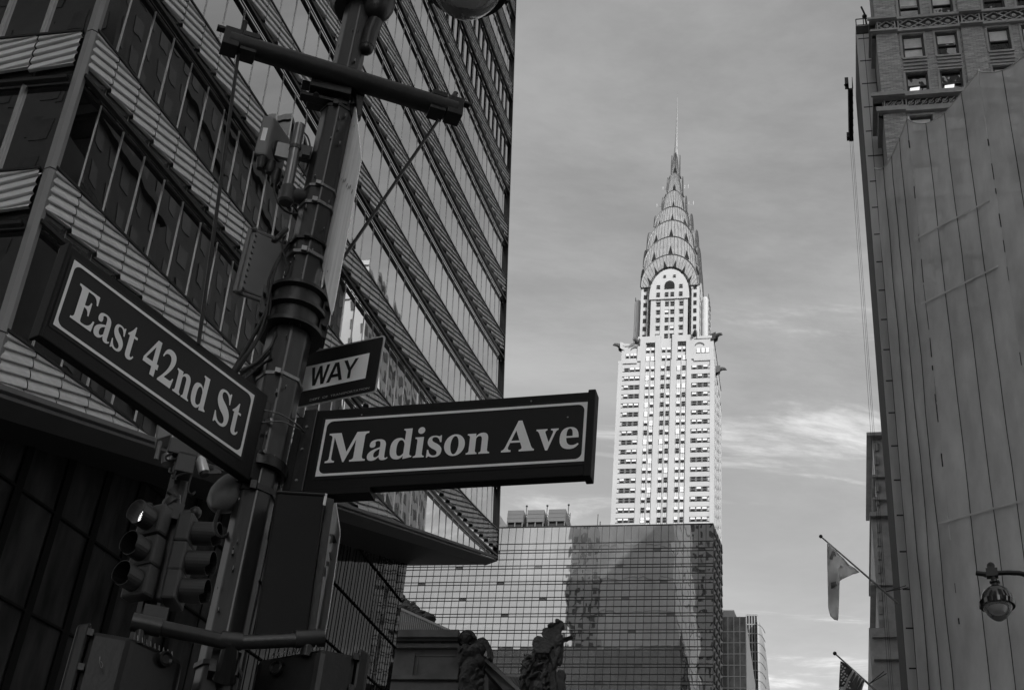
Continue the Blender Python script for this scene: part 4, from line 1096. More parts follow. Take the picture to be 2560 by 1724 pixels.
for si, (p, q, sag) in enumerate(segs):
    n_ = 24; dirn = (q - p); L_ = dirn.length; dirn.normalize(); nrm = dirn.cross(Z); nrm = nrm if nrm.dot(EYE - p) > 0 else -nrm
    nz_ = 34
    def npt(f, k):
        top = ztn - sag * 4 * f * (1 - f) * (1 + .5 * (1 - 2 * f))
        z = top + (3.0 - top) * (k / nz_) ** 1.0
        bul = .05 * abs(sin(pi * f * 4)) * min(1, k / 3) + .06 * noise.noise(V((f * 3 + si * 5, k * .5, 2.0)))
        return p + dirn * (L_ * f) + V((0, 0, z - p.z)) + nrm * bul
    for i in range(n_):
        for k in range(nz_):
            mb.quad(npt(i / n_, k), npt((i + 1) / n_, k), npt((i + 1) / n_, k + 1), npt(i / n_, k + 1))
    for f in (.25, .5, .75): seams.tube([npt(f, k) + nrm * .02 for k in range(0, nz_ + 1)], .016, 4)
    seams.tube([npt(i / n_, 0) for i in range(n_ + 1)], .035, 5, 1)
    for k in range(nz_):
        if rb.random() < .6:
            a_, b_ = npt(1.0 - 1e-4, k), npt(1.0 - 1e-4, k + 1); seams.tube([a_ + nrm * .03, a_.lerp(b_, rb.uniform(.1, 1)) + nrm * .03], rb.uniform(.008, .03), 4, 0 if rb.random() < .8 else 1)
    posts.tube([V((q.x, q.y, 0)) - nrm * .15, V((q.x, q.y, ztn + .15)) - nrm * .05], .05, 6)
    for zz_ in range(4, int(ztn), 2): posts.tube([V((p.x, p.y, zz_)) - nrm * .35, V((q.x, q.y, zz_)) - nrm * .35], .05, 5)
    for zz_ in range(4, int(ztn) - 2, 4): posts.tube([V((p.x, p.y, zz_)) - nrm * .45, V((q.x, q.y, zz_ + 2)) - nrm * .45], .045, 5)
    if si in (1,):
        for (ya, yb) in (((2293, 600), (2478, 503)), ((2308, 763), (2500, 668)), ((2350, 1310), (2555, 1255))):
            A_, B_ = onplane(*ya, p, nrm), onplane(*yb, p, nrm)
            MB().bar(A_ + nrm * .13, B_ + nrm * .13, nrm * .006, Z * .05).build('lap_strip', 'net_lap', netw)
mb.build('net_sheet', 'net', netw, smooth=True); seams.build('seam', ['seam', 'net_lap'], netw); posts.build('scaffold_tubes', 'rust', netw)
# stone building further down the street
M['stone2'] = mat('grey_street_stone', .5, .8, var=.25, vscale=.8, bump=.3, bscale=5)
dS_ = 150.0
def FS(x, y, e=0): return NS(x, y, dS_ + e)
fsb = thing('stone_office_block', 'narrow strip of old stone office block farther down the street beyond the panelled wall', 'building', E * dS_ + S * FS(2185, 1400).dot(S))
m = MB()
def fbox(x0, y0, x1, y1, o=0.0, mi=0):
    A = FS(x0, y1); B = FS(x1, y0); a0 = FS(x0, y0).dot(S); a1 = a0 + (FS(x1, y0) - FS(x0, y0)).length
    z1_, z0_ = FS(x0, y0).z, A.z
    m.obox(E * (dS_ + 10 - o / 2) + S * ((a0 + a1) / 2) + Z * ((z0_ + z1_) / 2), S * ((a1 - a0) / 2), E * (10 + o / 2), Z * ((z1_ - z0_) / 2), mi)
fbox(2181, 1092, 2320, 1600); fbox(2178, 1290, 2330, 2600, .12); fbox(2172, 1570, 2340, 2700, .2)
m.build('wall', 'stone2', fsb)
m = MB()
fbox(2166, 1089, 2330, 1097, .8); fbox(2174, 1286, 2330, 1296, .7); fbox(2180, 1190, 2330, 1196, .4); fbox(2182, 1246, 2330, 1252, .4); fbox(2176, 1460, 2330, 1466, .4)
m.build('cornice', 'stone2', fsb)
m = MB()
for i in range(14):
    y = 1108 + i * 34
    fbox(2186 + i * .9, y, 2194 + i * .9, y + 20, .25, 0)
m.build('pilaster_blocks', 'trim', fsb)
m = MB(); fbox(2180, 1588, 2240, 1596, .5); fbox(2184, 1640, 2250, 1652, .6); m.build('shop_cornice', 'stone2', fsb)
# flags
M['flag'] = mat('pale_flag_cloth', .6, .8, spec=.1, var=.12, vscale=2.5)
M['flag_mark'] = mat('flag_emblem', .20, .8, var=.2)
M['canton'] = mat('dark_flag_canton', .05, .8)
M['stripe'] = mat('pale_flag_stripe', .52, .8)
M['stripe_dark'] = mat('dark_flag_stripe', .11, .8)
M['pole_pale'] = mat('flagpole_paint', .22, .4)
DF = (H(2245, 1508, 62.0) - EYE).dot(E)
def FP_(x, y, b=0): return NS(x, y, DF + b)
def flagpole(tip, base, label_f):
    t = thing('flagpole', label_f, 'flagpole', FP_(*base))
    m = MB(); m.tube([FP_(*tip), FP_(*base)], [.035, .055], 8); m.build('shaft', 'pole_pale', t)
    m = MB(); m.ell(FP_(*tip), .09, n=6); m.build('finial', 'black_metal', t)
    m = MB(); b_ = FP_(*base); mid = FP_(*tip).lerp(b_, .83)
    m.tube([mid, b_ + Z * .9 + S * .4], .02, 5); m.tube([mid, b_ + Z * .1 + S * .5 + Z * .7], .02, 5); m.build('stay', 'black_metal', t)
    return t
flagpole((2052, 1340), (2246, 1508), 'slanting flagpole carrying the plain pale flag over the street')
flagpole((2087, 1632), (2190, 1725), 'slanting flagpole carrying the starred and striped flag at the bottom edge')
z7 = lambda x, y: (2000 + x / 2.166, 1000 + y / 2.166)
def ripple(p, k): return p + E * (.16 * sin(p.dot(S) * 4.1 + p.z * .8 + k) + .08 * sin(p.z * 3.0 + k * 2) + .05 * sin(p.dot(S) * 11 - p.z * 3))
def cloth(outline, name, m_, lab, cat, k=0, off=0.0, cuts=5):
    pts = [FP_(*z7(x, y)) for x, y in outline]
    bm = bmesh.new(); vs = [bm.verts.new(p) for p in pts]; bm.faces.new(vs)
    bmesh.ops.triangulate(bm, faces=bm.faces[:])
    for _ in range(cuts): bmesh.ops.subdivide_edges(bm, edges=[e for e in bm.edges if e.calc_length() > .22], cuts=1, use_grid_fill=False); bmesh.ops.triangulate(bm, faces=bm.faces[:])
    for v_ in bm.verts: v_.co = ripple(v_.co, k) + E * off
    me = bpy.data.meshes.new(name); bm.to_mesh(me); bm.free(); me.materials.append(M[m_])
    me.polygons.foreach_set('use_smooth', [True] * len(me.polygons))
    o = bpy.data.objects.new(name, me); col.objects.link(o)
    sd_ = o.modifiers.new('thickness', 'SOLIDIFY'); sd_.thickness = .012; sd_.offset = 0
    if lab: tag(o, lab, cat)
    return o
fl = cloth([(147, 775), (160, 785), (220, 838), (280, 888), (322, 924), (285, 940), (250, 962), (214, 990), (204, 1035), (200, 1090), (203, 1130), (208, 1172), (205, 1190), (185, 1180), (165, 1165), (157, 1140), (152, 1105), (150, 1000), (148, 880)], 'flag', 'flag', 'plain pale flag hanging limp from a slanting pole, with a faint emblem', 'flag', .3)
for q in ([(165, 985), (195, 990), (200, 1012), (170, 1016)], [(160, 860), (176, 822), (188, 826), (196, 848), (184, 842), (176, 868), (164, 866)]):
    c_ = cloth(q, 'emblem', 'flag_mark', None, None, .3, -.02, 2); c_.parent = fl
us = cloth([(219, 1400), (232, 1410), (285, 1462), (350, 1530), (335, 1560), (320, 1620), (300, 1700), (200, 1700), (210, 1568), (214, 1480)], 'flag', 'stripe', 'starred and striped flag hanging at the bottom edge of the frame', 'flag', 1.1)
c_ = cloth([(219, 1402), (232, 1412), (284, 1464), (256, 1500), (240, 1540), (222, 1545), (212, 1550), (214, 1480)], 'canton', 'canton', None, None, 1.1, -.03, 4); c_.parent = us
for i in range(4):
    x0 = 296 + i * 15; y0 = 1478 + i * 15
    d_ = cloth([(x0, y0), (x0 + 8, y0 + 8), (x0 - 22, y0 + 50), (x0 - 42, y0 + 96), (x0 - 62, y0 + 180), (x0 - 74, y0 + 180), (x0 - 54, y0 + 90), (x0 - 34, y0 + 42)], 'stripe', 'stripe_dark', None, None, 1.1, -.026, 3); d_.parent = us
sm = MB()
for r_ in range(8):
    for c2 in range(4):
        p = FP_(*z7(224 + c2 * 13 + (r_ % 2) * 6, 1424 + r_ * 15 + c2 * 8))
        if c2 * 13 > 8 + r_ * 8: continue
        sm.lathe(ripple(p, 1.1) - E * .05, E * -1, [(0, .045), (.01, .045)], 5)
st_ = sm.build('stars', 'stripe', c_)
# ------------------------------------------------------------------ added unseen blocks behind the viewpoint, shading the corner and toning the reflections
def added_block(cx, cy, ha, hb, h, m_, label):
    c = V((cx, cy, 0)); t = thing('office_building', label, 'office building', c)
    m = MB(); m.obox(c + Z * (h / 2), S * ha, E * hb, Z * (h / 2)); m.build('wall', m_, t)
    m = MB()
    for z in range(8, int(h) - 4, 4):
        nn = int(ha / 2)
        for i in range(nn):
            a = -ha + (i + .5) * 2 * ha / nn
            m.obox(c + S * a + E * (hb + .02) + Z * z, S * .8, E * .05, Z * 1.1)
    m.build('window_grid', 'rear_pane', t)
    m = MB(); m.obox(c + Z * (h + .6), S * (ha + .6), E * (hb + .6), Z * .6); m.build('cornice', m_, t)
added_block(48, -84, 40, 20, 275, 'rear_stone', 'tall pale block unseen behind the viewpoint, added to shade the corner')
added_block(134, -44, 36, 20, 190, 'rear_dark', 'tall dark block unseen behind the viewpoint at right, added to shade the brick front')
added_block(-78, -120, 40, 20, 262, 'rear_stone', 'very tall grey block unseen behind the viewpoint, added to fill the hotel reflection')
added_block(-78, -14, 22, 18, 150, 'rear_dark', 'lower dark block unseen behind the viewpoint at left, added to darken the tower reflection')

# street wall beyond the brick building: hidden from the corner, mirrored in the glass tower
def street_block(e0, e1, a0, h, m_, label, cat='office building'):
    c = KC + E * ((e0 + e1) / 2) + S * (a0 + 14); t = thing('office_building', label, cat, c)
    m = MB(); m.obox(c + Z * (h / 2), S * 14, E * ((e1 - e0) / 2), Z * (h / 2)); m.build('wall', m_, t)
    m = MB(); nn = max(2, int((e1 - e0) / 2.6))
    for z in range(30, int(h) - 3, 4):
        for i in range(nn):
            m.obox(KC + E * (e0 + (e1 - e0) * (i + .5) / nn) + S * (a0 - .02) + Z * z, S * .05, E * .65, Z * 1.05)
        for i in range(8): m.obox(c + S * (-14 + (i + .5) * 3.5) - E * ((e1 - e0) / 2 + .02) + Z * z, S * .8, E * .05, Z * 1.05)
    m.build('window_grid', 'rear_pane', t)
    m = MB()
    for z in (h - .5, h - 9, h * .6): m.obox(c + Z * z, S * 14.5, E * ((e1 - e0) / 2 + .3), Z * .5)
    m.build('cornice', m_, t)
street_block(13, 27, 2.6, 140, 'rear_dark', 'tall dark office building behind the panelled wall, mirrored in the glass tower')
street_block(27.2, 41, 3.8, 112, 'rear_dark', 'lower dark office building beyond the panelled wall, seen only in the tower glass')
street_block(41.2, 70, 6.2, 124, 'rear_dark', 'broad dark office building mid block on the right side of the street')
street_block(70.2, 98, 8.4, 142, 'rear_dark', 'dark office building with a sheer far end, mirrored in the tower glass')
street_block(128, 165, 14, 165, 'rear_stone', 'pale sunlit office building far along the right side of the street')
# ------------------------------------------------------------------ the corner pole and everything on it
PD = 6.0
PB = H(735, 788, PD); PB = V((PB.x, PB.y, 0)); PH = V((PB.x, PB.y, 0)).normalized(); PS_ = V((PH.y, -PH.x, 0))
def FP(x, y, off=0.0): return onplane(x, y, PB + PH * off, PH)
def axz(y):                      # height on the pole axis seen at image row y
    x = 888 + (582 - 888) * y / 1577.0; return FP(x, y).z
def AX(y, off=0.0, sx=0.0): return V((PB.x, PB.y, axz(y))) + PH * off + PS_ * sx
pole = thing('street_pole', 'dark octagonal street pole carrying the corner signs', 'street pole', PB)
def octo(z0, z1, r0, r1): return MB().lathe(V((PB.x, PB.y, z0)), Z, [(0, r0), (z1 - z0, r1)], 8, phase=.25)
zt_pole = axz(-260)
octo(0, axz(1150), .105, .092).build('lower_shaft', 'pole', pole, bevel=.008)
octo(axz(1165), axz(835), .112, .112).build('sleeve', 'pole', pole, bevel=.01)
octo(axz(760), zt_pole, .094, .082).build('upper_shaft', 'pole', pole, bevel=.008)
mb = MB(); z = axz(842); h = axz(742) - z
mb.lathe(V((PB.x, PB.y, z)), Z, [(0, .118), (0, .165), (h * .07, .168), (h * .10, .135), (h * .44, .133), (h * .48, .162), (h * .56, .162), (h * .60, .135), (h * .88, .133), (h * .92, .160), (h, .158), (h, .10)], 32)
for s in (-1, 1):
    mb.obox(V((PB.x, PB.y, z + h * .5)) + PS_ * s * .155, PS_ * .022, PH * .05, Z * h * .48)
    for f in (.26, .74): mb.tube([V((PB.x, PB.y, z + h * f)) + PS_ * s * .158 - PH * .085, V((PB.x, PB.y, z + h * f)) + PS_ * s * .158 + PH * .06], .016, 8)
mb.build('clamp_collar', 'pole_dark', pole, smooth=True)
mb = MB(); zz_ = axz(1170)
mb.lathe(V((PB.x, PB.y, zz_ - .04)), Z, [(0, .10), (0, .122), (.05, .124), (.06, .112)], 24); mb.build('sleeve_foot', 'black_metal', pole, smooth=True)
for y, r_, w_ in ((285, .094, .022), (487, .098, .016), (530, .102, .020), (620, .106, .014), (655, .108, .020), (838, .118, .012), (962, .118, .018), (1240, .100, .03), (1678, .106, .022)):
    mb = MB(); mb.lathe(V((PB.x, PB.y, axz(y) - w_ / 2)), Z, [(0, r_ - .004), (0, r_), (w_, r_), (w_, r_ - .004)], 8, phase=.25)
    mb.obox(V((PB.x, PB.y, axz(y))) - PH * (r_ + .004) - PS_ * .02, PS_ * .014, PH * .008, Z * w_ * .7)
    mb.build('steel_band', 'band' if y in (487, 530, 838, 962, 655) else 'pole_dark', pole)
mb = MB(); c = AX(1237); mb.lathe(c - PH * .088, PH * -1, [(0, .010), (.010, .010)], 10); mb.build('bolt_hole', 'signal_dark', pole)
# top collar and lamp bracket
mb = MB(); z = axz(22)
mb.lathe(V((PB.x, PB.y, z)), Z, [(0, .09), (0, .15), (.05, .185), (.14, .19), (.2, .15), (.24, .09)], 24)
mb.build('top_collar', 'black_metal', pole, smooth=True)
mb = MB(); c = FP(945, 5, -.05)
mb.ell(c, (.105, .10, .17), n=10); mb.tube([FP(938, 55, -.06), FP(925, 85, -.06), FP(917, 118, -.06)], [.045, .045, .042], 12); mb.ell(FP(916, 122, -.06), .042, n=8)
mb.tube([FP(968, -40, -.05), FP(1050, -190, 0), FP(1170, -230, .1), FP(1225, -160, .2), FP(1215, -95, .25)], .03, 10)
mb.build('lamp_bracket', 'black_metal', pole, smooth=True)
# crossbar
MP_ = FP(800, 178, -.15); CH = 73.6; ch = hdir(CH); cn = hnorm(CH); cn = cn if cn.dot(EYE - MP_) > 0 else -cn
CA, CBb = onv(572, 104, MP_, CH), onv(1138, 278, MP_, CH)
xbar = thing('banner_crossbar', 'thick dark horizontal crossbar clamped across the pole near the top', 'crossbar', MP_)
xd = (CBb - CA).normalized(); xu = xd.cross(cn).normalized(); xu = xu if xu.z > 0 else -xu
MB().tube([CA, CBb], .060, 20).build('tube', 'pole_dark', xbar, smooth=True)
for e, s in ((CA, 1), (CBb, -1)):
    mb = MB(); mb.obox(e + xd * s * .01, xd * .045, cn * .052, xu * .066); mb.obox(e + xd * s * .11 + xu * .055, xd * .045, cn * .05, xu * .018); mb.obox(e + xd * s * .11 - xu * .060, xd * .045, cn * .05, xu * .012)
    mb.obox(e - xd * s * .02 + xu * .075, xd * .06, cn * .02, xu * .010)
    mb.build('end_fitting', 'black_metal', xbar, bevel=.004)
mb = MB(); p = onv(602, 104, MP_, CH); mb.tube([p, onv(613, 55, MP_, CH)], .016, 8); mb.build('threaded_rod', 'black_metal', xbar)
mb = MB(); mb.tube([onv(1112, 282, MP_, CH), onv(1140, 233, MP_, CH)], .016, 8); mb.build('threaded_rod', 'black_metal', xbar)
mb = MB(); mb.obox(FP(825, 232, -.03), PS_ * .115, PH * .10, Z * .07); mb.obox(FP(812, 225, -.06), PS_ * .13, PH * .03, Z * .012); mb.obox(FP(808, 252, -.06), PS_ * .13, PH * .03, Z * .012)
mb.obox(FP(898, 225, -.06), PS_ * .035, PH * .05, Z * .05); mb.prism([FP(890, 235, -.10), FP(910, 240, -.10), FP(905, 285, -.10), FP(893, 292, -.10)], PH * .06)
mb.tube([FP(790, 238, -.12), FP(792, 238, .0)], .018, 8); mb.build('saddle_clamp', 'black_metal', xbar, bevel=.004)
E42H = 36.65; MADH = 107.6
PE = FP(640, 1050, -.16); PM = FP(745, 1150, -.02)
mb = MB(); mb.tube([onv(597, 128, MP_, CH), onv(496, 862, PE, E42H) + Z * .0], .0095, 8); mb.build('hanger_rod', 'black_metal', xbar)
mb = MB(); mb.tube([onv(1096, 300, MP_, CH), FP(858, 645, .0), FP(800, 735, .03)], .010, 8); mb.build('brace_rod', 'black_metal', xbar)
# ---- lettering
def path(s):
    pts = []; tok = s.replace(',', ' ').split(); i = 0; cmd = 'L'
    while i < len(tok):
        if tok[i] in 'LQ': cmd = tok[i]; i += 1; continue
        if cmd == 'L': pts.append((float(tok[i]), float(tok[i + 1]))); i += 2
        else:
            c = (float(tok[i]), float(tok[i + 1])); e = (float(tok[i + 2]), float(tok[i + 3])); i += 4; p = pts[-1]
            for k in range(1, 9):
                t = k / 8; pts.append(((1 - t) ** 2 * p[0] + 2 * t * (1 - t) * c[0] + t * t * e[0], (1 - t) ** 2 * p[1] + 2 * t * (1 - t) * c[1] + t * t * e[1]))
    return pts
def ell_pts(cx, cy, rx, ry, n=28): return [(cx + rx * cos(2 * pi * k / n), cy + ry * sin(2 * pi * k / n)) for k in range(n)]
G = {
 'E': (650, ['20 0 20 38 Q 105 42 105 110 L 105 566 Q 105 634 20 638 L 20 676 600 676 606 500 566 500 Q 540 634 400 634 L 285 634 285 372 300 372 Q 400 372 420 478 L 455 478 455 222 420 222 Q 405 328 300 328 L 285 328 285 80 Q 285 42 340 42 L 380 42 Q 560 42 600 200 L 640 200 620 0']),
 'a': (500, ['488 60 Q 470 38 450 38 Q 418 38 418 90 L 418 320 Q 418 473 245 473 Q 50 473 50 350 Q 50 285 118 285 Q 182 285 182 345 Q 182 385 165 400 Q 185 435 230 435 Q 290 435 290 350 L 290 290 Q 25 220 25 100 Q 25 -12 140 -12 Q 230 -12 292 70 Q 305 -12 390 -12 Q 460 -12 500 35', '290 250 Q 165 205 165 125 Q 165 60 212 60 Q 250 60 290 110']),
 's': (385, ['35 160 65 160 Q 100 25 195 25 Q 260 25 260 80 Q 260 120 190 160 Q 30 235 30 340 Q 30 473 170 473 Q 225 473 265 455 Q 290 445 305 473 L 330 473 338 318 305 318 Q 265 440 185 440 Q 125 440 125 390 Q 125 350 200 310 Q 360 230 360 135 Q 360 -14 205 -14 Q 150 -14 100 8 Q 75 18 60 -14 L 35 -14']),
 't': (335, ['20 415 20 440 Q 110 500 185 630 L 212 630 212 461 307 461 307 415 212 415 212 100 Q 212 55 245 55 Q 275 55 300 100 L 325 85 Q 285 -12 185 -12 Q 80 -12 80 90 L 80 415']),
 '4': (500, ['290 0 290 155 20 155 20 235 305 688 420 688 420 255 480 255 480 155 420 155 420 0', '290 255 290 545 95 255']),
 '2': (500, ['30 0 30 30 Q 290 300 290 465 Q 290 580 190 580 Q 95 580 55 475 L 28 485 Q 70 688 235 688 Q 430 688 430 520 Q 430 390 195 130 L 360 130 Q 420 130 440 200 L 475 200 440 0']),
 'n': (545, ['20 0 20 30 Q 75 35 75 90 L 75 370 Q 75 425 20 430 L 20 461 205 461 205 395 Q 265 473 350 473 Q 475 473 475 320 L 475 90 Q 475 35 530 30 L 530 0 295 0 295 30 Q 340 35 340 90 L 340 310 Q 340 400 285 400 Q 240 400 212 345 L 212 90 Q 212 35 255 30 L 255 0']),
 'd': (545, ['290 676 475 676 475 110 Q 475 55 530 50 L 530 22 350 -12 338 -12 338 60 Q 285 -14 215 -14 Q 25 -14 25 225 Q 25 473 215 473 Q 285 473 335 410 L 335 585 Q 335 640 285 645', '338 330 Q 305 420 255 420 Q 170 420 170 230 Q 170 60 250 60 Q 300 60 338 120']),
 'S': (550, ['48 200 80 200 Q 140 30 280 30 Q 375 30 375 110 Q 375 170 270 225 Q 45 330 45 490 Q 45 692 245 692 Q 310 692 370 665 Q 405 650 425 692 L 455 692 462 470 430 470 Q 370 648 255 648 Q 165 648 165 570 Q 165 510 290 450 Q 510 345 510 200 Q 510 -18 290 -18 Q 210 -18 135 15 Q 100 28 80 -18 L 48 -18']),
 'M': (940, ['15 0 15 38 Q 95 42 95 110 L 95 566 Q 95 634 15 638 L 15 676 290 676 475 230 655 676 930 676 930 638 Q 850 634 850 566 L 850 110 Q 850 42 930 38 L 930 0 575 0 575 38 Q 655 42 655 110 L 655 500 450 0 420 0 150 580 150 110 Q 150 42 230 38 L 230 0']),
 'i': (280, ['20 0 20 30 Q 75 35 75 90 L 75 370 Q 75 425 20 430 L 20 461 212 461 212 90 Q 212 35 265 30 L 265 0']),
 'o': (500, None), 
 'A': (725, ['10 0 10 38 Q 60 42 90 110 L 330 690 410 690 640 120 Q 670 45 715 38 L 715 0 390 0 390 38 Q 465 42 440 110 L 405 200 190 200 155 110 Q 135 45 215 38 L 215 0', '210 245 300 470 385 245']),
 'v': (495, ['10 461 10 430 Q 50 425 75 365 L 230 -14 275 -14 420 365 Q 440 420 485 430 L 485 461 320 461 320 430 Q 385 425 365 365 L 290 165 210 370 Q 190 425 245 430 L 245 461']),
 'e': (455, ['410 110 435 90 Q 370 -14 245 -14 Q 25 -14 25 220 Q 25 473 235 473 Q 425 473 425 235 L 165 235 Q 170 70 290 70 Q 355 70 410 110', '165 275 295 275 Q 300 440 230 440 Q 165 440 165 275']),
 ' ': (230, []),
 'w': (700, ['0 700 115 700 195 230 300 700 400 700 505 230 585 700 700 700 565 0 445 0 350 440 255 0 135 0']),
 'K': (600, ['0 0 225 700 375 700 600 0 475 0 425 160 175 160 125 0', '210 270 390 270 300 560']),
 'y': (550, ['0 700 130 700 275 400 420 700 550 700 330 290 330 0 220 0 220 290']),
 'O': (600, None), 'V': (560, ['0 0 0 700 120 700 440 230 440 700 560 700 560 0 440 0 120 470 120 0']), 'F': (500, ['0 0 0 700 480 700 480 590 120 590 120 410 420 410 420 300 120 300 120 110 490 110 490 0']),
}
def glyph_polys(ch):
    if ch == 'o': return [[ell_pts(250, 230, 228, 244), ell_pts(250, 230, 88, 205)]]
    if ch == 'O': return [[ell_pts(300, 350, 300, 362), ell_pts(300, 350, 175, 245)]]
    w_, ps = G[ch]; r = [[path(p) for p in ps]] if ps else []
    if ch == 'i': r.append([ell_pts(140, 612, 78, 78, 20)])
    return r
def flat(mb, loops, place, mi=0):
    vs = [[V((x, y, 0)) for x, y in lp] for lp in loops]
    tris = geometry.tessellate_polygon(vs); allp = [p for lp in loops for p in lp]
    mb.add([place(x, y) for x, y in allp], [list(t) for t in tris], mi)
def text_on(mb, txt, place, track=0.0):
    x = 0.0
    for ch in txt:
        for loops in glyph_polys(ch): flat(mb, loops, lambda a, b, x0=x: place(x0 + a, b))
        x += G[ch][0] + track
    return x
def text_width(txt, track=0.0): return sum(G[c][0] + track for c in txt) - track
class Plane:
    def __init__(s, P0, deg):
        s.P0 = P0; s.deg = deg; s.d = hdir(deg); s.n = hnorm(deg)
        if s.n.dot(EYE - P0) < 0: s.n = -s.n
    def px(s, x, y): return onv(x, y, s.P0, s.deg)
    def st(s, x, y): q = s.px(x, y) - s.P0; return q.dot(s.d), q.z
    def at(s, a, z, o=0.0): return s.P0 + s.d * a + Z * z + s.n * o
def rrect(a0, z0, a1, z1, r, n=6):
    pts = []
    for cx, cz, st_ in ((a1 - r, z1 - r, 0), (a0 + r, z1 - r, 90), (a0 + r, z0 + r, 180), (a1 - r, z0 + r, 270)):
        for k in range(n + 1): an_ = radians(st_ + 90 * k / n); pts.append((cx + r * cos(an_), cz + r * sin(an_)))
    return pts
def street_sign(name, label, pl, corners, border, text, base0, base1, cap, thick, sx=1.0, extra=None):
    """corners/border: pixel quads TL TR BR BL; the sign itself is a level upright box"""
    st = [pl.st(*c) for c in corners]
    a0 = (st[0][0] + st[3][0]) / 2; a1 = (st[1][0] + st[2][0]) / 2; z1 = (st[0][1] + st[1][1]) / 2; z0 = (st[2][1] + st[3][1]) / 2
    t = thing(name, label, 'street sign', pl.at((a0 + a1) / 2, (z0 + z1) / 2))
    mb = MB(); mb.obox(pl.at((a0 + a1) / 2, (z0 + z1) / 2, -thick / 2), pl.d * ((a1 - a0) / 2), pl.n * (thick / 2), Z * ((z1 - z0) / 2)); mb.build('case', 'sign_box', t, bevel=.006)
    bs = [pl.st(*c) for c in border]
    b0 = (bs[0][0] + bs[3][0]) / 2; b1 = (bs[1][0] + bs[2][0]) / 2; bz1 = (bs[0][1] + bs[1][1]) / 2; bz0 = (bs[2][1] + bs[3][1]) / 2
    m2 = MB(); m2.quad(pl.at(b0 - .015, bz0 - .015, .003), pl.at(b1 + .015, bz0 - .015, .003), pl.at(b1 + .015, bz1 + .015, .003), pl.at(b0 - .015, bz1 + .015, .003)); m2.build('face', 'sign', t)
    m3 = MB(); w_ = (bz1 - bz0) * .042; P = lambda a, z: pl.at(a, z, .006)
    flat(m3, [[(b0, bz0), (b1, bz0), (b1, bz1), (b0, bz1)], rrect(b0 + w_, bz0 + w_, b1 - w_, bz1 - w_, (bz1 - bz0) * .10)], P)
    m3.build('border', 'letter', t)
    s0, zb0 = pl.st(*base0); s1, zb1 = pl.st(*base1); zc = pl.st(*cap)[1]; zb = (zb0 + zb1) / 2
    W = text_width(text); kx = (s1 - s0) / W; kz = (zc - zb0) / 676.0
    m4 = MB(); text_on(m4, text, lambda x, y: pl.at(s0 + x * kx, zb + y * kz, .006)); m4.build('lettering', 'letter', t)
    print(name, 'size', round(a1 - a0, 2), round(z1 - z0, 2), 'kx/kz', round(kx / kz, 3), 'slope', round(zb1 - zb0, 3))
    return t, (a0, a1, z0, z1), (b0, b1, bz0, bz1)
z3b = lambda x, y: (50 + x / 2.45, 560 + y / 2.45)
z5 = lambda x, y: (700 + x / 2.306, 780 + y / 2.306)
plE = Plane(PE, E42H); plM = Plane(PM, MADH)
e42, eb, _ = street_sign('street_sign', 'dark slanting street sign reading East 42nd St, left of the pole', plE, [z3b(310, 55), z3b(1495, 1095), z3b(1420, 1600), z3b(140, 672)], [z3b(340, 175), z3b(1420, 1090), z3b(1345, 1445), z3b(205, 597)], 'East 42nd St', z3b(300, 548), z3b(1318, 1322), z3b(362, 338), .05)
mad, mbx, mbb = street_sign('street_sign', 'dark street sign reading Madison Ave, right of the pole against the sky', plM, [z5(165, 570), z5(1785, 458), z5(1762, 936), z5(80, 1040)], [z5(265, 625), z5(1775, 517), z5(1755, 860), z5(205, 952)], 'Madison Ave', z5(255, 872), z5(1727, 786), z5(300, 702), .055)
a0, a1, z0, z1 = eb
mb = MB(); mb.obox(plE.at(a0 + .002, (z0 + z1) / 2, -.024), plE.d * .009, plE.n * .032, Z * ((z1 - z0) / 2 + .008)); mb.build('end_cap', 'sign_box', e42, bevel=.005)
mb = MB(); mb.obox(plE.at(a1 + .03, (z0 + z1) / 2, -.05), plE.d * .03, plE.n * .045, Z * ((z1 - z0) / 2 - .02))
for f in (.3, .7): mb.obox(plE.at(a1 + .08, z0 + (z1 - z0) * f, -.06), plE.d * .08, plE.n * .02, Z * .025)
mb.build('pole_bracket', 'black_metal', e42, bevel=.004)
mb = MB()
for f in (.35, .72): mb.lathe(plE.at(a1 + .02, z0 + (z1 - z0) * f, .0), plE.n, [(0, .008), (.03, .008)], 8)
mb.build('bolts', 'band', e42)
a0, a1, z0, z1 = mbx
mb = MB(); mb.obox(plM.at(a1 + .010, (z0 + z1) / 2, -.028), plM.d * .018, plM.n * .036, Z * ((z1 - z0) / 2 + .008)); mb.build('end_cap', 'sign_box', mad, bevel=.005)
mb = MB(); mb.obox(plM.at(a0 + .015, (z0 + z1) / 2 - .002, -.035), plM.d * .034, plM.n * .046, Z * ((z1 - z0) / 2 + .004)); mb.obox(plM.at(a0 - .03, (z0 + z1) / 2 - .01, -.02), plM.d * .03, plM.n * .02, Z * ((z1 - z0) / 2 - .02))
mb.build('pole_bracket', 'black_metal', mad, bevel=.004)
mb = MB(); mb.obox(plM.at(a0 + .19, z0 - .012, -.035), plM.d * .19, plM.n * .040, Z * .014); mb.build('bottom_channel', 'sign_box', mad)
mb = MB()
for f in (.12, .5, .78): mb.lathe(plM.at(a0 + .01, z0 + (z1 - z0) * f, .011), plM.n, [(0, .008), (.006, .007)], 8)
for a_, f in ((.20, .90), (.8, .93), (.93, .7), (.96, .35)): mb.lathe(plM.at(a0 + (a1 - a0) * a_, z0 + (z1 - z0) * f, .0), plM.n, [(0, .005), (.004, .004)], 6)
mb.build('rivets', 'band', mad)
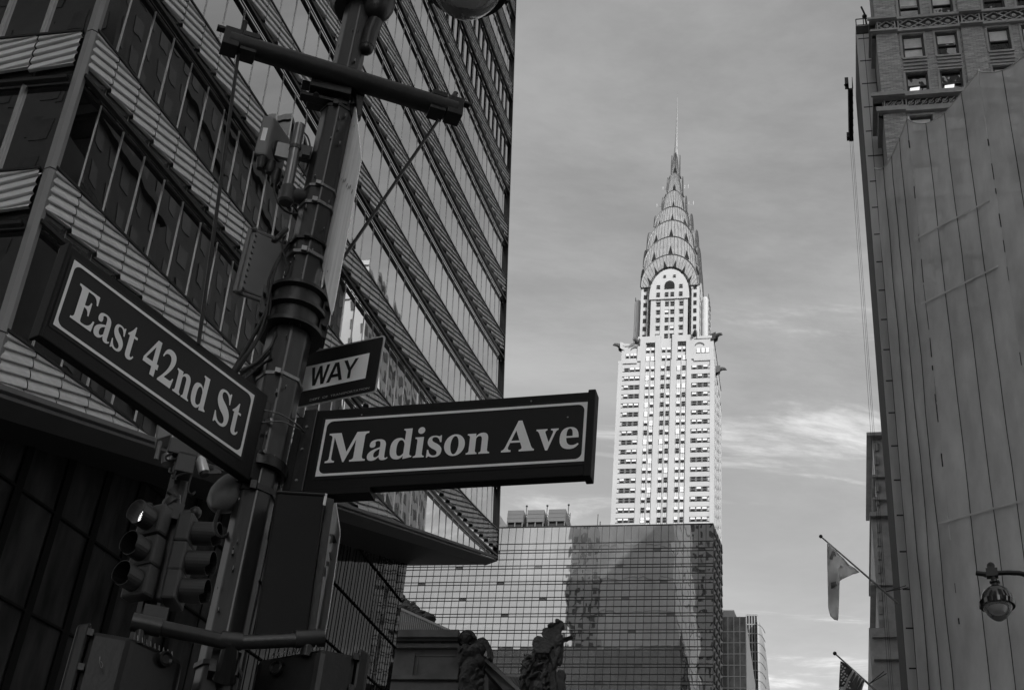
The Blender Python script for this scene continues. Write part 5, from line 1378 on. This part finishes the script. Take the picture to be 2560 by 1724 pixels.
# ---- one way sign
plO = Plane(FP(850, 920, .06), 119)
tr, br_ = plO.st(960, 838), plO.st(944, 979); a1 = (tr[0] + br_[0]) / 2; z1, z0 = tr[1], br_[1]
a0 = plO.st(660, 960)[0]
ow = thing('one_way_sign', 'black one way sign with a white band, behind the pole', 'traffic sign', plO.at((a0 + a1) / 2, (z0 + z1) / 2))
mb = MB(); mb.prism([plO.at(x, y, 0) for x, y in rrect(a0, z0, a1, z1, .018)], plO.n * -.003); mb.build('plate', 'alu', ow)
mb = MB(); e_ = .009; flat(mb, [rrect(a0 + e_, z0 + e_, a1 - e_, z1 - e_, .012)], lambda x, y: plO.at(x, y, .002)); mb.build('black_face', 'sign_black', ow)
wt, wb_ = plO.st(*[550 + 1222 / 3.267, 600 + 925 / 3.267]), plO.st(*[550 + 1195 / 3.267, 600 + 1130 / 3.267])
w1 = (wt[0] + wb_[0]) / 2; wz1, wz0 = wt[1], wb_[1]; zm = (wz0 + wz1) / 2
mb = MB(); flat(mb, [[(a0 + .12, wz0), (w1, wz0), (w1, wz1), (a0 + .12, wz1), (a0 + .12, wz1 + .03), (a0 + .02, zm), (a0 + .12, wz0 - .03)]], lambda x, y: plO.at(x, y, .004)); mb.build('white_arrow', 'white_sheet', ow)
q = [plO.st(550 + x / 3.267, 600 + y / 3.267) for x, y in ((760, 1190), (1140, 965), (1065, 1135), (765, 1040))]
sW0, sW1 = q[3][0] - .004, q[1][0]; zb, zt_ = (q[0][1] + q[2][1]) / 2, q[1][1]
mb = MB(); ww = text_width('wKy', -30); kx = (sW1 - sW0) / ww; kz = (zt_ - zb) / 700
text_on(mb, 'wKy', lambda x, y: plO.at(sW0 + x * kx, zb + y * kz, .006), -30)
wo_ = text_width('OVF', 70); text_on(mb, 'OVF', lambda x, y: plO.at(sW0 - .04 - (wo_ - x) * kx, zb + y * kz, .006), 70)
mb.build('lettering', 'sign_black', ow)
def small_text(txt, pl, p0, p1, cap_h, m_, parent, name='small_lettering'):
    cu = bpy.data.curves.new('tmp', 'FONT'); cu.body = txt; cu.size = 1.0; ob = bpy.data.objects.new('tmp', cu); col.objects.link(ob)
    dg = bpy.context.evaluated_depsgraph_get(); me = ob.evaluated_get(dg).to_mesh(); vs = [v.co.copy() for v in me.vertices]; fs = [list(p.vertices) for p in me.polygons]
    ob.evaluated_get(dg).to_mesh_clear(); bpy.data.objects.remove(ob); bpy.data.curves.remove(cu)
    xm = max(v.x for v in vs); s0, zz0 = pl.st(*p0); s1, zz1 = pl.st(*p1)
    mb = MB(); mb.add([pl.at(s0 + (s1 - s0) * v.x / xm, (zz0 + zz1) / 2 + v.y / .72 * cap_h, .005) for v in vs], fs); mb.build(name, m_, parent)
small_text('DEPT  OF  TRANSPORTATION', plO, (550 + 735 / 3.267, 600 + 1310 / 3.267), (550 + 1220 / 3.267, 600 + 1228 / 3.267), .013, 'letter_dim', ow)
# ---- two diamond plates seen almost edge on
def plate(name, label, quad_px, off, deg, m_, at_px):
    pl = Plane(FP(at_px[0], at_px[1], off), deg)
    t = thing(name, label, 'sign', pl.P0); mb = MB(); mb.prism([pl.px(*c) for c in quad_px], pl.n * -.004); mb.build('sheet', m_, t)
    return t, pl
M['alu_dull'] = mat('brushed_sign_back', 0.9, 0.5, metal=0.05, var=0.22, vscale=3.5, stretch=(5, 5, .5), bump=.05, bscale=20)
dia, plD = plate('diamond_sign', 'tall bare metal diamond sign seen nearly edge on, below the crossbar', [(881, 201), (893, 300), (902, 385), (903, 398), (897, 430), (832, 778), (829, 787), (826, 778), (801, 640), (801, 620), (803, 605), (872, 240)], -.16, 162, 'alu_dull', (850, 490))
def spot(pl, px, r, parent, m_, name):
    mb = MB(); c = pl.px(*px) + pl.n * .002; mb.add([c + pl.d * (r[0] * cos(2 * pi * k / 12)) + Z * (r[1] * sin(2 * pi * k / 12)) for k in range(12)], [list(range(12))]); mb.build(name, m_, parent)
spot(plD, (886, 316), (.010, .006), dia, 'signal_dark', 'bolt'); spot(plD, (820, 678), (.010, .006), dia, 'signal_dark', 'bolt')
mb = MB()
for i in range(11):
    f = i / 10; c = plD.px(839 + 42 * f, 422 + 54 * f + (4 if i % 3 else -3)) + plD.n * .003
    mb.add([c + plD.d * (.016 * cos(2 * pi * k / 8)) + Z * ((.010 if i > 4 else .005) * sin(2 * pi * k / 8)) for k in range(8)], [list(range(8))])
mb.build('scorch_mark', 'box_dark', dia)
dia2, plD2 = plate('diamond_sign', 'lower bright metal diamond sign peeping out beside the dark cabinet', [(838, 1246), (849, 1325), (849, 1338), (819, 1545), (808, 1600), (770, 1560), (790, 1420)], .06, 162, 'alu', (815, 1420))
zd = lambda x, y: (640 + x / 2.883, 1180 + y / 2.883)
mb = MB()
flat(mb, [[plD2.st(*zd(*c)) for c in ((525, 452), (540, 445), (560, 446), (574, 462), (590, 512), (578, 505), (566, 514), (556, 504), (534, 516), (546, 470), (540, 456))]], lambda a, z: plD2.at(a, z, .004))
flat(mb, [[plD2.st(*zd(*c)) for c in ((532, 575), (539, 574), (543, 615), (551, 632), (545, 634), (536, 618))]], lambda a, z: plD2.at(a, z, .004))
flat(mb, [[plD2.st(*zd(*c)) for c in ((513, 640), (526, 642), (523, 674), (510, 676))]], lambda a, z: plD2.at(a, z, .004))
flat(mb, [[plD2.st(*zd(*c)) for c in ((496, 685), (505, 682), (500, 750), (489, 752))]], lambda a, z: plD2.at(a, z, .004))
mb.build('dark_marks', 'signal_dark', dia2)  # flat dark umbrella and bar shapes laid on the sheet
tip, plT = plate('diamond_sign', 'bright tip of a metal sign showing above the dark cabinet', [(697, 1202), (706, 1232), (700, 1330), (684, 1330), (688, 1232)], .05, 100, 'alu', (697, 1230))
# ---- boxes placed by their nearest upright edge
def cornerbox(top_px, bot_px, left_px, hl, right_px, hr, off, depth=None):
    C0 = FP(top_px[0], top_px[1], off); ct = PH
    zb = onplane(bot_px[0], bot_px[1], C0, PH).z
    L = onv(left_px[0], left_px[1], C0, hl); R = onv(right_px[0], right_px[1], C0, hr); L = V((L.x, L.y, C0.z)); R = V((R.x, R.y, C0.z))
    if depth: 
        aw = PH * depth; pts = [C0, L, L + aw, R + aw, R]
    else: pts = [C0, L, L + R - C0, R]
    return pts, V((0, 0, zb - C0.z))
ant = thing('antenna_box', 'grey plastic antenna box on a bracket, left of the pole', 'antenna', FP(690, 360, .02))
pts, ex = cornerbox((688, 291), (661, 386), (657, 287), 88, (726, 349), 22.9, .0)
MB().prism(pts, ex).build('housing', 'box_grey', ant, bevel=.012)
cR = (pts[0] + pts[3]) / 2 + ex * .62; nR = (pts[3] - pts[0]).cross(Z).normalized(); nR = nR if nR.dot(EYE - cR) > 0 else -nR
mb = MB(); mb.lathe(cR, nR, [(0, .062), (.012, .060), (.014, .04), (.03, .036), (.05, .02)], 20); mb.build('round_mount', 'box_dark', ant, smooth=True)
mb = MB(); c = (pts[0] + pts[1]) / 2; nl = (pts[1] - pts[0]).cross(Z).normalized(); nl = nl if nl.dot(EYE - c) > 0 else -nl
lb0 = pts[1].lerp(pts[0], .3) + nl * .002; lb1 = pts[1].lerp(pts[0], .68) + nl * .002
mb.quad(lb0 + ex * .33, lb1 + ex * .33, lb1 + ex * .66, lb0 + ex * .66); mb.build('maker_plate', 'alu_dull', ant)
mb = MB(); b_ = pts[0] + ex
for px, l in (((655, 398), .07), ((676, 420), .04), ((690, 440), .07)):
    p = FP(px[0], px[1], .04); mb.tube([p + Z * .04, p - Z * l * .4, p - Z * l], [.026, .030, .018], 12)
mb.build('connectors', 'cable', ant, smooth=True)
mb = MB(); mb.tube([cR + nR * .02, FP(742, 382, .0)], .018, 10); mb.obox(FP(722, 382, .0), PS_ * .07, PH * .012, Z * .05); mb.build('mount_arm', 'galv', ant)
pip = thing('conduit_stub', 'bright metal pipe stub with an elbow beside the antenna box', 'pipe', FP(740, 420, -.02))
mb = MB(); mb.tube([FP(749, 314, -.04), FP(716, 482, -.04)], .030, 16); mb.build('pipe', 'galv', pip, smooth=True)
mb = MB(); mb.lathe(FP(716, 495, -.04) - Z * .035, Z, [(0, .034), (.01, .042), (.10, .042), (.11, .036)], 16); mb.tube([FP(716, 490, -.04), FP(742, 490, -.02), FP(775, 500, .0)], [.036, .042, .040], 14); mb.build('elbow', 'box_dark', pip, smooth=True)
mb = MB(); mb.lathe(FP(738, 372, -.04) - Z * .012, Z, [(0, .034), (.024, .034)], 14); mb.obox(FP(755, 383, -.03), PS_ * .05, PH * .02, Z * .045); mb.obox(FP(766, 380, -.06), PS_ * .02, PH * .012, Z * .03); mb.build('pipe_clamp', 'box_dark', pip)
jb = thing('junction_box', 'flat grey ribbed junction box on the left of the pole below the antenna', 'junction box', FP(660, 650, .06))
pts, ex = cornerbox((641, 579), (615, 726), (625, 577), 100, (727, 618), 62, .02)
MB().prism(pts, ex).build('body', 'box_grey', jb, bevel=.010)
mb = MB(); nl = (pts[1] - pts[0]).cross(Z).normalized(); nl = nl if nl.dot(EYE - pts[0]) > 0 else -nl
rimc = [(pts[1] + ex * f) for f in (0, 1)]
mb.tube([pts[0] + Z * .012, pts[1] + Z * .012, pts[1] + ex - Z * .012, pts[0] + ex - Z * .012], .014, 8)
mb.tube([pts[1].lerp(pts[0], .1) + Z * .012, pts[3] + Z * .012], .012, 8); mb.tube([pts[1] + ex - Z * .012, pts[3] + ex - Z * .012], .012, 8)
mb.build('rim', 'box_grey', jb, smooth=True)
mb = MB()
for i in range(10):
    p = pts[0] + ex * (.05 + i * .1); mb.prism([p, p - Z * .014, p + (pts[3] - pts[0]) * .06 - Z * .012], nl * .010)
mb.build('ribs', 'box_dark', jb)
sb = thing('terminal_box', 'small dark terminal box tucked between the slanting sign and the pole', 'junction box', FP(630, 965, .06))
mb = MB(); mb.obox(FP(633, 968, .06), PS_ * .048, PH * .05, Z * .085); mb.build('body', 'box_dark', sb, bevel=.004)
mb = MB(); mb.obox(FP(634, 934, .06), PS_ * .054, PH * .056, Z * .006); mb.build('lid', 'band', sb)
# ---- cables
cab = thing('cable_bundle', 'bundle of black cables looping down the left side of the pole', 'cables', FP(690, 750, 0))
def spline(pts, n=8):
    out = []
    for i in range(len(pts) - 1):
        p0 = pts[max(i - 1, 0)]; p1 = pts[i]; p2 = pts[i + 1]; p3 = pts[min(i + 2, len(pts) - 1)]
        for k in range(n):
            t = k / n; out.append(0.5 * ((2 * p1) + (p2 - p0) * t + (2 * p0 - 5 * p1 + 4 * p2 - p3) * t * t + (3 * p1 - p0 - 3 * p2 + p3) * t ** 3))
    out.append(pts[-1]); return out
def cable(pxs, r=.007, off=-.10, parent=None, m_='cable', name='cable'):
    mb = MB(); mb.tube(spline([FP(p[0], p[1], p[2] if len(p) > 2 else off) for p in pxs]), r, 8); mb.build(name, m_, parent or cab, smooth=True)
cable([(724, 603, 0), (700, 640), (672, 700), (676, 740), (668, 800), (630, 870), (585, 930)], .008)
cable([(728, 610, 0), (695, 655), (674, 730), (664, 790), (640, 850), (600, 905), (578, 935)], .007, -.12)
cable([(722, 615, 0), (690, 660), (668, 720), (672, 780), (650, 840), (612, 900), (592, 932)], .006, -.09)
cable([(690, 830, -.1), (680, 860), (665, 880), (640, 905), (600, 930)], .008, -.08)
cable([(672, 760, -.1), (655, 800), (610, 880), (580, 930)], .010, -.10)
cable([(675, 880, -.1), (650, 905), (610, 930), (580, 955)], .007, -.07)
cable([(680, 895, -.1), (650, 915), (615, 945), (596, 965)], .006, -.06)
cable([(715, 575, 0), (700, 590), (688, 600), (682, 598)], .016, -.08)
cable([(715, 585, 0), (705, 612), (714, 650), (720, 670), (712, 690)], .006, -.09)
cable([(688, 450, .02), (686, 480), (700, 515), (725, 533), (752, 534)], .006, .0)
cable([(758, 330, .02), (770, 345), (776, 375), (770, 410), (758, 440)], .005, .0)
cable([(700, 870, -.02), (680, 885), (650, 920), (630, 925)], .020, -.02, m_='box_dark')
cable([(655, 1024, -.13), (700, 1035, -.13), (745, 1062, -.1), (762, 1082, -.05)], .0035, m_='galv')
cable([(652, 1055, -.13), (700, 1053, -.14), (735, 1066, -.12), (760, 1080, -.05)], .0035, m_='galv')
# ---- dark cabinet
cbx = thing('control_cabinet', 'large matt dark cabinet bolted to the pole under the Madison Ave sign', 'cabinet', FP(720, 1420, -.16))
f4 = [FP(692, 1231, -.20), FP(812, 1238, -.20), FP(766, 1590, -.20), FP(634, 1590, -.20)]
MB().prism(f4, PH * .10).build('door', 'sign_box', cbx, bevel=.008)
g4 = [FP(815, 1241, -.13), FP(836, 1246, -.13), FP(786, 1590, -.13), FP(764, 1590, -.13)]
MB().prism(g4, PH * .16).build('side_panel', 'pole_dark', cbx, bevel=.004)
mb = MB(); mb.tube([f4[0] + Z * .004, f4[1] + Z * .004], .006, 6); mb.build('top_edge', 'pole', cbx)
mb = MB(); c = FP(812, 1250, -.19); mb.obox(c, PS_ * .006, PH * .01, Z * .03); mb.build('hinge', 'alu', cbx)
# ---- lower crosspipe with two pedestrian signal housings
lp = thing('signal_crosspipe', 'dark horizontal pipe tee across the pole holding the two bottom housings', 'pipe bracket', FP(580, 1600, -.22))
mb = MB(); mb.tube([FP(330, 1553, -.26), FP(578, 1606, -.24)], .032, 16); mb.tube([FP(578, 1606, -.24), FP(808, 1596, -.26)], .030, 16); mb.build('pipe', 'pole', lp, smooth=True)
mb = MB(); pass
for ca, cb_, cr in ((FP(330, 1553, -.26), FP(404, 1569, -.26), .039), (FP(738, 1597, -.26), FP(810, 1594, -.26), .038), (FP(552, 1598, -.24), FP(606, 1603, -.24), .037)): MB().tube([ca, cb_], cr, 16).build('coupling', 'pole', lp, smooth=True)
mb = MB(); mb.tube([FP(578, 1606, -.24), FP(560, 1700, -.14)], [.032, .05], 12); mb.obox(FP(560, 1665, -.12), PS_ * .06, PH * .06, Z * .05)
mb.build('pole_saddle', 'pole_dark', lp)
for ca, cb_ in ((FP(352, 1570, -.26), FP(346, 1610, -.26)), (FP(770, 1606, -.26), FP(764, 1640, -.26))): MB().tube([ca, cb_], .022, 12).build('stem', 'pole_dark', lp, smooth=True)
def ped(label, top, bot, left, hl, right, hr, knob, hood, off):
    t = thing('pedestrian_signal', label, 'pedestrian signal', FP(top[0], top[1], off))
    pts, ex = cornerbox(top, bot, left, hl, right, hr, off, .20)
    MB().prism(pts, ex).build('housing', 'ped', t, bevel=.022)
    fc, nk = ((pts[0] + pts[-1]) / 2, pts[-1] - pts[0]) if knob[2] else ((pts[0] + pts[1]) / 2, pts[1] - pts[0])
    nn = nk.cross(Z).normalized(); nn = nn if nn.dot(EYE - fc) > 0 else -nn
    kp = onplane(knob[0], knob[1], fc, nn)
    MB().lathe(kp, nn, [(0, .034), (.022, .034), (.026, .026), (.018, .018), (.018, .004)], 18).build('knob', 'ped', t, smooth=True)
    e0 = pts[1] if hood < 0 else pts[-1]; d_ = (pts[1] - pts[0]).normalized() if hood < 0 else (pts[-1] - pts[0]).normalized()
    aw = PH * .12
    mb = MB(); mb.prism([e0 + d_ * .002 - PH * .01 + Z * .03, e0 + d_ * .055 + Z * .015, e0 + d_ * .06 + aw, e0 + d_ * .002 + aw + Z * .03], ex * 1.0); mb.build('hood', 'ped', t, bevel=.012)
    mb = MB()
    for f in (.06, .5): mb.obox(e0 - d_ * .004 + ex * f - PH * .015, d_ * .012, PH * .01, Z * .014)
    mb.build('latch', 'pole_dark', t)
    mb = MB(); q0, q1 = (pts[0], pts[-1]) if knob[2] else (pts[0], pts[1])
    for i in range(9):
        c = q0.lerp(q1, .08 + i * .085); mb.tube([c + nn * .014 - Z * .012, c + Z * .012 + nn * .004, c - nn * .02 + Z * .006 + (q1 - q0).normalized() * .015], .0022, 5)
    mb.build('tie_wires', 'band', t); return t
ped('dark boxy pedestrian signal housing in the bottom left corner', (331, 1590), (291, 1790), (226, 1574), 80, (456, 1652), 43, (408, 1648, 1), -1, -.30)
ped('dark boxy pedestrian signal housing under the cabinet at the bottom', (803, 1618), (778, 1800), (644, 1664), 124, (893, 1637), 79, (696, 1672, 0), 1, -.30)
# marks of use: scribble on the left housing, stickers and paint runs on the pole
mb = MB(); mb.tube(spline([FP(250, 1640, -.33), FP(249, 1655, -.33), FP(253, 1668, -.33), FP(257, 1660, -.33), FP(252, 1652, -.33)]), .0018, 5); o_ = mb.build('chalk_scribble', 'box_grey', bpy.data.objects['pedestrian_signal'])
rs_ = random.Random(2); mb = MB()
for i in range(46):
    y = rs_.uniform(60, 1560); sx = rs_.uniform(-.075, .06); c = AX(y, -.14 if 840 < y < 1160 else -.105, sx)
    if 1180 < y < 1560: c = AX(y, -.11, rs_.uniform(-.08, -.02))
    mb.obox(c + PH * .02, PS_ * rs_.uniform(.001, .003), PH * .012, Z * rs_.uniform(.002, .012))
mb.build('paint_chips', 'box_grey', pole)
# ---- hooded floodlight on the left flank of the pole
fl_ = thing('hooded_lamp', 'small grey hooded lamp with a loop of cable beside the traffic signals', 'lamp', FP(560, 1240, .05))
mb = MB(); 
prof = [(0.0, .085), (.03, .085), (.09, .075), (.14, .05), (.17, .0)]
ax_ = (FP(535, 1262, -.02) - FP(588, 1222, .03)).normalized(); mb.lathe(FP(586, 1224, .03), ax_, prof, 20); mb.build('hood', 'box_grey', fl_, smooth=True)
mb = MB(); mb.tube([FP(586, 1224, .03), FP(640, 1205, .0)], .03, 10); mb.build('arm', 'pole_dark', fl_)
cable([(548, 1275), (537, 1310), (543, 1335), (558, 1342), (576, 1330)], .009, -.02, fl_, name='cable_loop')
# ---- lamp hanging from the top bracket
def clear_glass():
    m = bpy.data.materials.new('lamp_bowl_glass'); m.use_nodes = True; b = m.node_tree.nodes['Principled BSDF']
    b.inputs['Base Color'].default_value = (.7, .7, .7, 1); b.inputs['Roughness'].default_value = .08; b.inputs['Transmission Weight'].default_value = .72; b.inputs['IOR'].default_value = 1.25
    t = m.node_tree; nz = N(t, 'ShaderNodeTexNoise', Scale=60.0, Detail=2.0); tcn = t.nodes.new('ShaderNodeTexCoord'); t.links.new(tcn.outputs['Object'], nz.inputs['Vector']); bp = N(t, 'ShaderNodeBump', Strength=.25, Distance=.004); t.links.new(nz.outputs['Fac'], bp.inputs['Height']); t.links.new(bp.outputs[0], b.inputs['Normal'])
    return m
M['lampglass'] = clear_glass()
M['gloss_black'] = mat('gloss_black_enamel', .012, .12, spec=.8, var=.2)
M['reflector'] = mat('lamp_reflector', .55, .3, metal=.5)
def luminaire(name, label, c, k, group=None):
    """teardrop street lantern, k = bowl radius; c = bottom of the rim"""
    t = thing(name, label, 'street lamp', c)
    MB().lathe(c, Z, [(-k * .12, k * 1.14), (k * .22, k * 1.18), (k * .26, k * 1.08), (k * .7, k * 1.0), (k * 1.05, k * .80), (k * 1.3, k * .48), (k * 1.42, k * .28), (k * 1.6, k * .24), (k * 1.65, k * .34), (k * 1.75, k * .34), (k * 1.8, k * .2), (k * 2.2, k * .16)], 32).build('hood', 'gloss_black', t, smooth=True)
    MB().lathe(c, Z * -1, [(k * .08, k * .98), (k * .35, k * .90), (k * .62, k * .74), (k * .88, k * .52), (k * 1.08, k * .26), (k * 1.16, k * .0)], 32).build('glass_bowl', 'lampglass', t, smooth=True)
    MB().lathe(c, Z * -1, [(-k * .1, k * .55), (k * .25, k * .5), (k * .5, k * .34), (k * .6, .0)], 20).build('lamp', 'reflector', t, smooth=True)
    mb = MB()
    for i in range(3): a = 2.1 * i + .4; mb.obox(c + V((cos(a), sin(a), 0)) * k * 1.17 + Z * k * .1, V((cos(a), sin(a), 0)) * k * .05, V((-sin(a), cos(a), 0)) * k * .07, Z * k * .16)
    mb.build('latches', 'black_metal', t)
    return t
cL = FP(1168, -40, .25)
luminaire('pendant_lantern', 'clear glass lantern bowl cut off by the top edge, hanging by the pole', cL, .24)
# ---- street lamp at right
cR_ = H(2494, 1512, 22.0); k_ = .235
lamp = luminaire('street_lamp', 'teardrop street lamp with a glossy black hood before the netting at right', cR_, k_)
rs = V((cR_.x, cR_.y, 0)).normalized(); rs = V((rs.y, -rs.x, 0))
def LP(x, y): return onplane(x, y, cR_, V((cR_.x, cR_.y, 0)).normalized())
mb = MB(); mb.tube(spline([LP(2440, 1431), LP(2462, 1434), LP(2490, 1432), LP(2530, 1431), LP(2570, 1440), LP(2640, 1500), LP(2700, 1640)]), .040, 10); mb.tube([LP(2440, 1431), LP(2466, 1436)], [.008, .05], 8)
mb.tube([LP(2486, 1452), LP(2476, 1412)], [.05, .05], 10); mb.ell(LP(2477, 1414), .065, n=6); mb.obox(LP(2480, 1432), rs * .09, rs.cross(Z) * .06, Z * .07); mb.obox(LP(2478, 1420), rs * .055, rs.cross(Z) * .055, Z * .03)
mb.build('arm', 'black_metal', lamp, smooth=True)
pb_ = LP(2700, 1640); mb = MB(); mb.tube([V((pb_.x, pb_.y, 0)), pb_], [.11, .08], 12); mb.build('post', 'black_metal', lamp)
# ------------------------------------------------------------------ traffic signals on the farther pole
SB = H(418, 1350, 14.0); SD = V((SB.x, SB.y, 0)).normalized(); SS = V((SD.y, -SD.x, 0))
def SP(x, y, off=0.0): return onplane(x, y, SB + SD * off, SD)
sp2 = thing('signal_pole', 'shadowed pole behind the corner pole carrying the traffic signals', 'signal pole', V((SB.x, SB.y, 0)))
pbx = SP(425, 1300, .25); MB().lathe(V((pbx.x, pbx.y, 0)), Z, [(0, .13), (SP(440, 1080).z, .11)], 10).build('shaft', 'pole_dark', sp2)
mb = MB(); mb.tube([SP(372, 1270), SP(418, 1284), SP(440, 1285), SP(488, 1282)], .045, 10); mb.obox(SP(432, 1283), SS * .10, SD * .08, Z * .09); mb.ell(SP(372, 1269), .06, n=6); mb.ell(SP(488, 1281), .07, n=6)
mb.tube([SP(440, 1285), SP(440, 1240), SP(425, 1225)], .05, 8); mb.lathe(SP(430, 1262), (SP(418, 1248) - SP(430, 1262)), [(0, .11), (.05, .10), (.09, .06), (.11, 0)], 14)
mb.build('bracket', 'pole_dark', sp2, smooth=True)
mb = MB(); mb.tube([SP(365, 1528), SP(410, 1536)], .05, 8); mb.obox(SP(385, 1545), SS * .12, SD * .1, Z * .10); mb.build('lower_bracket', 'visor', sp2)
def signal(label, centers, body_px, deg, lit, vis_l):
    t = thing('traffic_signal', label, 'traffic light', SP(*body_px[0]))
    d = hdir(deg); sd_ = hnorm(deg)
    for i, (cpx, bpx) in enumerate(zip(centers, body_px)):
        b = SP(*bpx)
        m = MB(); m.obox(b, d * .085, sd_ * .165, Z * .170); hs = m.build('lamp_housing', 'visor', t, bevel=.03)
        f = b + d * .085
        m = MB(); ang = [radians(-215 + 250 * k / 20 + 0) for k in range(21)]
        n = 24; r0 = .125
        for k in range(n):
            a0, a1 = 2 * pi * k / n, 2 * pi * (k + 1) / n
            def q(a, x, rr): return f + d * x + (sd_ * cos(a) + Z * sin(a)) * rr
            lo = lambda a: vis_l * (1.0 if sin(a) > -.55 else .80)
            m.quad(q(a0, 0, r0), q(a1, 0, r0), q(a1, lo(a1), r0 * 1.02), q(a0, lo(a0), r0 * 1.02), 0)
            m.quad(q(a1, 0, r0 - .006), q(a0, 0, r0 - .006), q(a0, lo(a0), r0 * 1.02 - .006), q(a1, lo(a1), r0 * 1.02 - .006), 1)
            m.quad(q(a0, lo(a0), r0 * 1.02), q(a1, lo(a1), r0 * 1.02), q(a1, lo(a1), r0 * 1.02 - .006), q(a0, lo(a0), r0 * 1.02 - .006), 0)
        m.build('visor', ['visor', 'signal_dark'], hs, smooth=True)
        m = MB(); m.lathe(f, d, [(.002, .112), (.03, .07), (.04, 0)], 20); m.build('lens', 'lens_off', hs, smooth=True)
        if lit == i:
            m = MB()
            for rr in range(4, 6):
                for k in range(rr * 6):
                    a = 2 * pi * k / (rr * 6); c = f + d * .045 + (sd_ * cos(a) + Z * sin(a)) * rr * .020; m.ell(c, .008, n=3)
            m.build('led', 'led', hs)
    return t
signal('dark traffic light facing left with its top lamp lit', [(318, 1300), (300, 1365), (280, 1445)], [(386, 1306), (369, 1383), (351, 1458)], 214, 0, .20)
signal('dark traffic light facing right with all lamps unlit, its visors seen from the side', [(555, 1330), (538, 1400), (520, 1470)], [(468, 1332), (452, 1404), (437, 1474)], 98, -1, .26)
# back plates that show as two upright bodies
mb = MB(); mb.bar(SP(424, 1300, .1), SP(384, 1500, .1), SS * .11, SD * .05); mb.build('back_cover', 'visor', sp2, bevel=.02)
mb = MB(); mb.bar(SP(462, 1300, .1), SP(420, 1500, .1), SS * .09, SD * .06); mb.build('back_cover', 'visor', sp2, bevel=.02)
# equipment cluster at the top of that pole
eq = thing('equipment_cluster', 'cluster of cylinders, tubes and a pale cabinet on top of the traffic signal pole', 'equipment', SP(440, 1130))
mb = MB(); mb.prism([SP(396, 1045), SP(392, 1098), SP(450, 1080), SP(470, 1050), SP(430, 1010)], SD * .25); mb.build('pale_cabinet', 'box_grey', eq, bevel=.01)
mb = MB(); mb.tube([SP(401, 1104), SP(390, 1148)], .025, 8); mb.build('drain_pipe', 'box_grey', eq)
mb = MB(); mb.tube([SP(432, 1090), SP(421, 1158)], [.03, .05], 10); mb.tube([SP(444, 1085), SP(434, 1138)], .03, 10); mb.tube([SP(421, 1138), SP(419, 1160)], .07, 12); mb.build('cylinders', 'galv', eq, smooth=True)
mb = MB(); mb.obox(SP(458, 1128), SS * .16, SD * .1, Z * .09); mb.tube([SP(440, 1150), SP(470, 1150)], .06, 10); mb.obox(SP(462, 1165), SS * .10, SD * .1, Z * .12); mb.build('bracket_block', 'box_dark', eq, bevel=.01)
mb = MB(); mb.tube([SP(499, 1140, -.1), SP(502, 1150, -.1), SP(510, 1180, -.1)], [.02, .055, .06], 14); mb.build('white_cylinder', 'alu', eq, smooth=True)
mb = MB(); mb.tube([SP(509, 1177, -.1), SP(512, 1188, -.1)], .052, 12); mb.build('cylinder_mouth', 'signal_dark', eq)
mb = MB(); mb.prism([SP(503, 1140), SP(516, 1148), SP(505, 1150), SP(522, 1158), SP(553, 1176), SP(553, 1182), SP(510, 1184)], SD * .03); mb.build('bracket_plate', 'box_dark', eq)
mb = MB(); mb.lathe(SP(528, 1168, -.01), SD * -1, [(0, .025), (.01, .025)], 10); mb.build('bracket_hole', 'signal_dark', eq)
for pts_ in ([(432, 1132), (415, 1140), (420, 1150), (440, 1146)], [(425, 1170), (424, 1180), (436, 1182)], [(492, 1160), (478, 1190), (470, 1225), (480, 1235), (488, 1228)], [(488, 1165), (470, 1180), (452, 1185), (440, 1190), (438, 1200)], [(450, 1150), (440, 1175), (432, 1195)]):
    mb = MB(); mb.tube(spline([SP(x, y, -.08) for x, y in pts_]), .012, 6); mb.build('cable', 'cable', eq, smooth=True)

# groups for the repeats
GROUPS = {'street_sign': 'street name signs on the corner pole', 'diamond_sign': 'metal diamond signs on the corner pole', 'pedestrian_signal': 'pedestrian signal housings on the corner pole', 'traffic_signal': 'traffic lights on the signal pole', 'flagpole': 'flagpoles over the street', 'flag': 'flags over the street', 'office_building': 'office buildings around the crossing'}
for o in bpy.data.objects:
    k = o.name.split('.')[0]
    if o.parent is None and k in GROUPS and 'label' in o: o['group'] = GROUPS[k]
